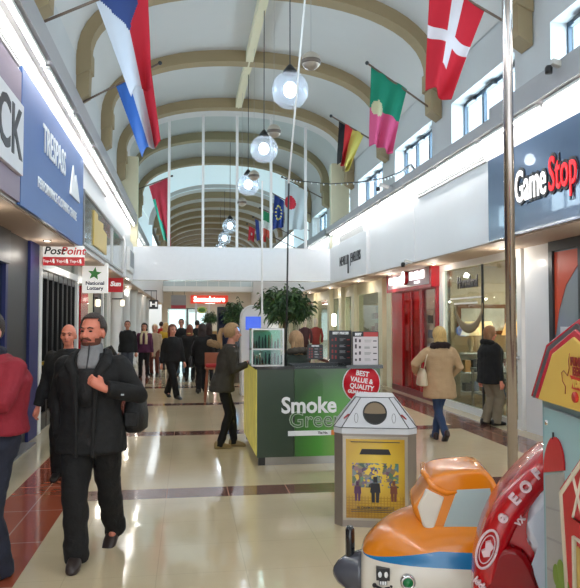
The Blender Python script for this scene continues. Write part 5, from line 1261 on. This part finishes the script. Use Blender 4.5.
def fus_mat():
    m = mat('fuselage paint', (236, 150, 30), .2, coat=.4, var=-1); nt = m.node_tree; p = nt.nodes['Principled BSDF']; N = nt.nodes.new; L = nt.links.new
    tc = N('ShaderNodeTexCoord'); sp = N('ShaderNodeSeparateXYZ'); L(tc.outputs['Object'], sp.inputs[0])
    mr = N('ShaderNodeMapRange'); mr.inputs[1].default_value = x0_; mr.inputs[2].default_value = x1_; mr.inputs[3].default_value = zl; mr.inputs[4].default_value = zl+.062; L(sp.outputs[0], mr.inputs[0])
    a1 = N('ShaderNodeMath'); a1.operation = 'GREATER_THAN'; L(sp.outputs[2], a1.inputs[0]); L(mr.outputs[0], a1.inputs[1])
    a2 = N('ShaderNodeMath'); a2.operation = 'GREATER_THAN'; L(sp.outputs[2], a2.inputs[0]); a2.inputs[1].default_value = zl
    m1 = N('ShaderNodeMix'); m1.data_type = 'RGBA'; L(a2.outputs[0], m1.inputs[0]); m1.inputs[6].default_value = (*srgb((226, 220, 208)), 1); m1.inputs[7].default_value = (*srgb((20, 120, 180)), 1)
    m2 = N('ShaderNodeMix'); m2.data_type = 'RGBA'; L(a1.outputs[0], m2.inputs[0]); L(m1.outputs[2], m2.inputs[6]); m2.inputs[7].default_value = (*srgb((228, 132, 18)), 1)
    L(m2.outputs[2], p.inputs['Base Color']); return m
R_ = []
tops = [(360, 547), (366, 537), (376, 526), (388, 517), (402, 510), (418, 505), (440, 503), (470, 503), (510, 503), (560, 505)]
for k, (px, py) in enumerate(tops):
    q = la_(px, py, PY); hw_ = (.15, .185, .21, .23, .245, .255, .26, .26, .25, .20)[k]; zb_ = (.44, .41, .38, .35, .33, .32, .31, .31, .33, .40)[k]
    cz_ = (q.z+zb_)/2; rz_ = (q.z-zb_)/2
    R_.append([Vector((q.x, PY+hw_*math.copysign(abs(math.cos(t))**.8, math.cos(t)), cz_+rz_*math.copysign(abs(math.sin(t))**(1.05 if math.sin(t) > 0 else .75), math.sin(t)))) for t in [2*PI*j/32 for j in range(32)]])
fo = MB().rings(R_).build('fuselage', fus_mat(), o); md = fo.modifiers.new('s', 'SUBSURF'); md.levels = md.render_levels = 2
hx = la_(360, 570, PY).x; hz = la_(360, 572, PY).z
mb = MB(); MX = Matrix.Translation((hx+.01, PY, hz)) @ Matrix.Rotation(-PI/2, 4, 'Y')
mb.lathe([(.0, .135), (.022, .13), (.05, .11), (.078, .07), (.095, .02), (.10, -.0), (.0, -.01)], seg=32, M=MX); mb.build('spinner', m_gy, o)
for s_ in (1, -1):
    mb = MB(); mb.rings([[Vector((hx-.045+.5*dx, PY+dy, hz+s_*z_)) for dx, dy in [(ra*math.cos(2*PI*k/16), rb_*math.sin(2*PI*k/16)) for k in range(16)]] for z_, ra, rb_ in ((.06, .03, .022), (.08, .044, .03), (.15, .044, .034), (.19, .042, .032), (.205, .03, .022))]); mb.build('propeller_blade', m_bk, o)
# cabin: moulded shell with pillars, pale side windows, plain white windscreen
def cp(px, py, Y=PY-.16): q = la_(px, py, Y); return (q.x, q.z)
outer = [cp(*p) for p in ((413, 512), (419, 500), (430, 484), (427, 481), (435, 475), (448, 472), (470, 470), (484, 471), (493, 478), (500, 492), (505, 515), (506, 530), (500, 535), (441, 540), (425, 530))]
def smooth_outline(P, n=5):
    out = []; m = len(P)
    for i in range(m):
        p0, p1, p2, p3 = (Vector(P[(i+k-1) % m]) for k in range(4))
        for j in range(n):
            t = j/n; out.append(.5*((2*p1)+(p2-p0)*t+(2*p0-5*p1+4*p2-p3)*t*t+(3*p1-p0-3*p2+p3)*t**3))
    return out
so = smooth_outline([(a_, b_) for a_, b_ in outer]); ctr = sum(so, Vector((0, 0)))/len(so)
Mb = MB(); Mb.rings([[Vector((ctr.x+(v.x-ctr.x)*k_, y_, ctr.y+(v.y-ctr.y)*k_)) for v in so] for y_, k_ in ((-.162, .86), (-.160, .93), (-.150, .975), (-.125, 1.), (.125, 1.), (.15, .975), (.16, .93), (.162, .86))]); cabin = Mb.build('cabin', m_or, o)
win = [cp(*p, PY-.165) for p in ((457, 490), (490, 488.5), (497, 530), (441, 534))]
for y_ in (PY-.166, PY+.158): MB().prism([(x_, y_, z_) for x_, z_ in win], (0, .008, 0)).build('side_window', mat('pale blue window', (172, 194, 198), .3), cabin)
ws = [cp(*p, PY-.165) for p in ((418, 507), (428, 489), (446, 497), (434, 533), (424, 527))]
MB().prism([(x_-.004, PY-.166, z_) for x_, z_ in ws], (0, .332, 0), bev=.01).build('windscreen', mat('windscreen white', (222, 216, 204), .16, coat=.7), o)
br_ = [Vector((x_, 0, z_)) for x_, z_ in (cp(428, 480), cp(432, 486), cp(446, 493), cp(456, 492))]
Mb = MB(); Mb.tube([(v.x, PY-.16, v.z) for v in br_], [.010, .014, .013, .008], 12, round_ends=True); Mb.tube([(v.x, PY+.16, v.z) for v in br_], [.010, .014, .013, .008], 12, round_ends=True); Mb.tube([(br_[0].x+.004, PY-.155, br_[0].z), (br_[0].x-.008, PY, br_[0].z-.004), (br_[0].x+.004, PY+.155, br_[0].z)], .013, 12); Mb.build('cabin_brow', m_or, cabin)
# skull mark and start button on the near flank
def fl(px, py, Y=-.24): return la_(px, py, Y)
c0 = fl(383, 577, -.222); sk_ = mat('mark black', (28, 26, 30), .4); u_ = .0038*1.0
def sq(x0, z0, x1, z1, m_, nm, dy=0): MB().box((c0.x+x0, c0.y-.012-dy, c0.z+z0), (c0.x+x1, c0.y+.02, c0.z+z1)).build(nm, m_, o)
mb = MB(); mb.box((c0.x-.028, c0.y-.008, c0.z-.012), (c0.x+.028, c0.y+.03, c0.z+.036)).box((c0.x-.016, c0.y-.008, c0.z-.030), (c0.x+.016, c0.y+.03, c0.z-.012))
for sg in (-1, 1): mb.tube([(c0.x-sg*.034, c0.y, c0.z-.068), (c0.x+sg*.034, c0.y, c0.z-.038)], .006, 8).ell((c0.x+sg*.036, c0.y, c0.z-.036), (.010, .010, .010), seg=10).ell((c0.x-sg*.036, c0.y, c0.z-.070), (.010, .010, .010), seg=10)
mb.build('skull_mark', sk_, o)
mb = MB()
for sg in (-1, 1): mb.ell((c0.x+sg*.013, c0.y-.008, c0.z+.012), (.0085, .003, .013), seg=12)
for k in (-1, 0, 1): mb.box((c0.x+k*.010-.003, c0.y-.010, c0.z-.028), (c0.x+k*.010+.003, c0.y, c0.z-.016))
mb.build('skull_face', m_wl, o)
c1 = fl(408, 582, -.25); MZ = Matrix.Translation(c1) @ Matrix.Rotation(PI/2, 4, 'X')
MB().lathe([(.032, -.03), (.032, .008), (.022, .016), (.020, .006)], seg=28, M=MZ).build('button_ring', m_chrome, o)
bring = [c for c in o.children if c.name.startswith('button_ring')][0]
MB().lathe([(.020, -.01), (.019, .014), (.012, .02), (.0, .022)], seg=24, M=MZ).build('button', mat('green button', (20, 110, 60), .2, emit=.15), bring)
MB().box((-.12, PY-.16, 0), (.28, PY+.16, .36), bev=.02).build('pedestal', m_gy, o)
# ------------------------------------------------------------------ red ride
m_rg = mat('red gloss', (186, 8, 22), .2, coat=.35); m_wg = mat('white gloss shell', (206, 210, 226), .16, coat=.8)
RY = 0.
P0b, rzb, lb_ = plane_frame(510, 2.50, math.radians(24))
o = thing('red_ride', 'glossy red coin-operated ride with white letters and round emblem', 'ride', tuple(P0b), rzb)
cr_ = [lb_(px, py, -.15) for px, py in ((476, 640), (470, 600), (471, 572), (476, 545), (486, 518), (500, 496), (517, 477), (534, 460), (552, 446))]
ce = cr_[-1]
wid = (.15, .17, .18, .18, .175, .17, .165, .16, .15)
ring_ = []
tn = len(cr_)
# outer hood: a curved shell swept along the arch, rounded across
mb = MB(); base_in = [Vector((c.x+.30, 0, c.z-.10)) for c in cr_]
for k, c in enumerate(cr_):
    t_ = (cr_[min(k+1, tn-1)]-cr_[max(k-1, 0)]); t_.y = 0; t_.normalize(); nv_ = Vector((t_.z, 0, -t_.x))     # inward normal
    R = []; W_ = wid[k]
    for j in range(24):
        a_ = 2*PI*j/24; cc, ss = math.cos(a_), math.sin(a_)
        R.append(Vector((c.x, RY, c.z))+nv_*(.055+.055*(-math.copysign(abs(cc)**.6, cc)))+Vector((0, W_*math.copysign(abs(ss)**.6, ss), 0)))
    ring_.append(R)
ho = mb.rings(ring_).build('hood_arch', m_rg, o); md = ho.modifiers.new('s', 'SUBSURF'); md.levels = md.render_levels = 1
lowp = [lb_(px, py, -.17) for px, py in ((481, 640), (480, 590), (486, 566), (498, 550), (508, 547), (518, 549), (527, 556), (534, 568), (537, 590), (538, 640))]
MB().prism([(q.x, RY-.175, q.z) for q in lowp]+[], (0, .35, 0), bev=.02).build('red_body', m_rg, o)
wp = [lb_(px, py, -.17) for px, py in ((481, 640), (480, 590), (486, 566), (498, 550), (508, 547), (518, 549), (527, 556), (534, 568), (537, 590), (538, 640))]
MB().prism([(q.x, RY-.175, q.z) for q in lowp]+[], (0, .35, 0), bev=.02).build('red_body', m_rg, o)
inn = [lb_(px, py, -.15) for px, py in ((488, 640), (492, 560), (500, 530), (516, 505), (534, 485), (552, 470))]
MB().prism([(q.x, RY-.13, q.z) for q in inn]+[(inn[-1].x+.18, RY-.13, inn[-1].z-.1), (inn[-1].x+.18, RY-.13, inn[0].z)], (0, .26, 0), bev=.02).build('inner_panel', m_rg, o)
wp = [lb_(px, py, -.15) for px, py in ((545, 486), (538, 492), (531, 505), (527, 522), (526, 538), (530, 548), (540, 562), (545, 640), (580, 640), (580, 486))]
MB().prism([(q.x, RY-.162, q.z) for q in wp], (0, .324, 0), bev=.03).build('seat_shell', m_wg, o)
MB().box((-.05, -.15, 0), (.30, .15, .42), bev=.03).build('pedestal', m_black, o)
m_lt = mat('pale pink letters', (226, 196, 204), .3)
Yf = RY-.185
for ch_, px, py, sz, an in (('e', 501.5, 517, .060, .95), ('E', 515, 499, .050, .85), ('O', 526, 487, .048, .75), ('F', 537, 474, .045, .7)):
    q = lb_(px, py, -.18); text('letter', ch_, sz, m_lt, frame((q.x, RY-.185, q.z), (math.cos(an), 0, math.sin(an)), (-math.sin(an), 0, math.cos(an))), o, .008, .002)
q = lb_(487, 549, -.18); n = 32
for k_, (ra, rb2) in enumerate(((.031, .068), (.022, .050))):
    mb = MB(); A = 1.25
    mb.tube([(q.x+ra*math.cos(t)*math.cos(-.32)-rb2*math.sin(t)*math.sin(-.32), RY-.185, q.z+ra*math.cos(t)*math.sin(-.32)+rb2*math.sin(t)*math.cos(-.32)) for t in [2*PI*k/n for k in range(n+1)]], .0045 if k_ == 0 else .002, 6); mb.build('emblem_ring', m_lt, o)
mb = MB(); mb.prism([(q.x-.012, RY-.19, q.z-.026), (q.x+.008, RY-.19, q.z-.022), (q.x+.012, RY-.19, q.z-.004), (q.x+.022, RY-.19, q.z+.008), (q.x+.012, RY-.19, q.z+.03), (q.x-.004, RY-.19, q.z+.022), (q.x-.006, RY-.19, q.z+.0), (q.x-.018, RY-.19, q.z-.008)], (0, .02, 0)); mb.build('emblem_shape', m_lt, o)
q2 = lb_(480, 583, -.18); text('emblem_lettering', 'kids', .030, m_lt, frame((q2.x, RY-.188, q2.z), (.6, 0, -.55), (.55, 0, .6)), o, .006, .001)
q2 = lb_(521.5, 520, -.15); text('small_letter', 'VX', .026, m_lt, frame((q2.x-.005, RY-.165, q2.z), (.6, 0, .75), (-.75, 0, .6)), o, .006, .001)
# ------------------------------------------------------------------ barn-roofed egg vending machine (turned to face the walkway)
o = thing('vending_machine', 'pale blue egg vending machine with yellow barn gable and red trim', 'vending machine', (0, 0, 0), -YAW)
UB = .785; UY = .758
m_pb = mat('pale blue paint', (158, 202, 212), .35, coat=.3, var=.05); m_pb2 = mat('pale blue edge', (136, 180, 192), .35, coat=.3); m_ye = mat('egg yellow', (232, 196, 96), .4, var=.04); m_gt = mat('grey trim', (86, 84, 92), .4); m_rt = mat('red trim', (204, 24, 54), .25, coat=.5)
MB().box((UB, 1.47, 0), (1.42, 2.125, 1.47)).build('cabinet', m_pb2, o)
MB().box((UB-.012, 1.50, .04), (UB, 2.085, 1.44), bev=.004).build('door', m_pb, o)
def V(px, py, u=UB-.014):     # point on the machine's face from its bearing
    v = u*F/(px-290.); return v
def gam(e, b, a_, z0, u, off=0):
    # e: eave half width, b: break half width
    c = 1.78
    return [(u, c+e, z0), (u, c+b, z0+a_[0]), (u, c, z0+a_[1]), (u, c-b, z0+a_[0]), (u, c-e, z0)]
for k, (e, b, h1, h2, z0, u, m_, nm, th) in enumerate(((.365, .228, .167, .242, 1.464, UY-.004, m_rt, 'roof_trim', .62), (.330, .200, .160, .228, 1.465, UY-.010, m_gt, 'roof_trim', .1), (.298, .172, .152, .213, 1.466, UY-.015, m_rt, 'roof_trim', .1), (.258, .142, .141, .192, 1.467, UY-.020, m_ye, 'gable_panel', .1))):
    MB().prism(gam(e, b, (h1, h2), z0, u), (th+.0, 0, 0), bev=.004 if k != 1 else 0).build(nm, m_, o)
MB().tube([(UB-.016, 2.06, 1.395), (UB-.004, 2.06, 1.395)], .008, 10).build('screw', m_chrome, o)
def uz(v, z, u=UY-.024): return frame((u, v, z), (0, -1, 0), (0, 0, 1))
m_br = mat('brown red letters', (150, 44, 34), .4)
text('lettering', 'FUNNY', .030, m_br, uz(1.738, 1.594), o, .001, .0015, .95)
text('lettering', 'EGGS', .030, m_br, uz(1.738, 1.569), o, .001, .0015, .95)
mb = MB(); mb.prism([(UY-.023, 1.795, 1.558), (UY-.023, 1.66, 1.550), (UY-.023, 1.66, 1.520), (UY-.023, 1.785, 1.524), (UY-.023, 1.775, 1.54)], (.004, 0, 0)); mb.build('banner_graphic', mat('banner red', (214, 54, 40), .4), o)
text('banner_lettering', 'TOGA', .024, m_ye, uz(1.735, 1.538, UY-.026), o, .001, .002, 1.0)
mb = MB(); mb.rings([[Vector((uu, 1.765+.018*math.cos(2*PI*k/20), 1.503+.014*math.sin(2*PI*k/20))) for k in range(20)] for uu in (UY-.024, UY-.02)]); mb.build('egg_graphic', mat('banner red', (214, 54, 40)), o)
mb = MB(); mb.tube([(UY-.022, v_, z_) for v_, z_ in ((1.795, 1.615), (1.803, 1.595), (1.80, 1.575), (1.81, 1.555), (1.835, 1.567), (1.85, 1.56), (1.845, 1.538), (1.825, 1.525), (1.828, 1.505))], .0012, 5); mb.build('line_drawing', m_br, o)
# silo and barn artwork on the door
sm_ = mat('silo grey', (168, 170, 168), .4, var=.15, scale=12); ud = UB-.016
mb = MB(); mb.prism([(ud, 2.055, 0.2), (ud, 1.935, 0.2), (ud, 1.93, 1.275), (ud, 2.07, 1.235)], (.004, 0, 0)); mb.build('silo_graphic', sm_, o)
for k in range(9): z_ = .42+k*.09; MB().prism([(ud-.002, 2.06, z_), (ud-.002, 1.935, z_+.02), (ud-.002, 1.935, z_+.025), (ud-.002, 2.06, z_+.006)], (.003, 0, 0)).build('silo_band', m_grey, o)
mb = MB(); dome = [(ud-.002, 2.0+.078*math.cos(t), 1.262+.10*math.sin(t)-.02*math.cos(t)) for t in [PI*k/14 for k in range(15)]]; mb.prism(dome, (.004, 0, 0)); mb.build('silo_dome', mat('dome red', (196, 30, 40), .3, var=.08), o)
MB().tube([(ud-.001, 2.0, 1.355), (ud-.001, 2.0, 1.375)], .003, 6).build('dome_tip', m_dark, o)
barn = [(1.90, .2), (1.915, .95), (1.95, 1.225), (1.73, 1.40), (1.56, 1.24), (1.55, .2)]
mb = MB(); mb.prism([(ud-.003, v_, z_) for v_, z_ in barn], (.004, 0, 0)); mb.build('barn_graphic', mat('barn red', (196, 26, 36), .35), o)
mb = MB(); mb.tube([(ud-.004, v_, z_) for v_, z_ in ((1.905, .95), (1.938, 1.215), (1.73, 1.385))], .007, 6)
mb.tube([(ud-.004, v_, z_) for v_, z_ in ((1.86, 1.29), (1.79, 1.17), (1.86, 1.17), (1.79, 1.31))], .005, 6); mb.tube([(ud-.004, v_, z_) for v_, z_ in ((1.85, .30), (1.85, 1.12), (1.60, 1.12))], .009, 6); mb.build('barn_trim', mat('cream line', (224, 216, 196), .4), o)
MB().box((ud-.005, 1.62, .3), (ud-.003, 1.84, 1.10)).build('barn_opening', mat('straw', (196, 166, 90), .5, var=.3, scale=20), o)
mb = MB()
for v_, z_, r_ in ((1.985, .97, .026), (1.95, .99, .03), (1.92, .95, .034), (1.95, .93, .04)): mb.ell((ud-.004, v_, z_), (.002, r_, r_*1.2), seg=14)
mb.build('bush_graphic', mat('bush green', (120, 150, 60), .5, var=.2, scale=30), o)
# ------------------------------------------------------------------ chair and bits behind the girl
q = at(216, 397, 14.2)
o = thing('stool', 'orange-brown wooden stool with red cushion behind the ponytailed woman', 'stool', (q.x-.02, 14.6, 0))
mb = MB().box((-.20, -.2, .68), (.20, .2, .72), bev=.01).box((-.2, .16, .72), (.2, .2, 1.02), bev=.01); mb.build('seat', mat('orange wood', (150, 84, 54), .5, var=.2), o)
MB().box((-.19, -.19, .72), (.19, .16, .79), bev=.03).build('cushion', mat('red cushion', (170, 40, 44), .7), o)
for sx in (-1, 1):
    for sy in (-1, 1): MB().tube([(sx*.15, sy*.15, .68), (sx*.20, sy*.2, 0)], .022, 8).build('leg', mat('orange wood', (176, 92, 52)), o)
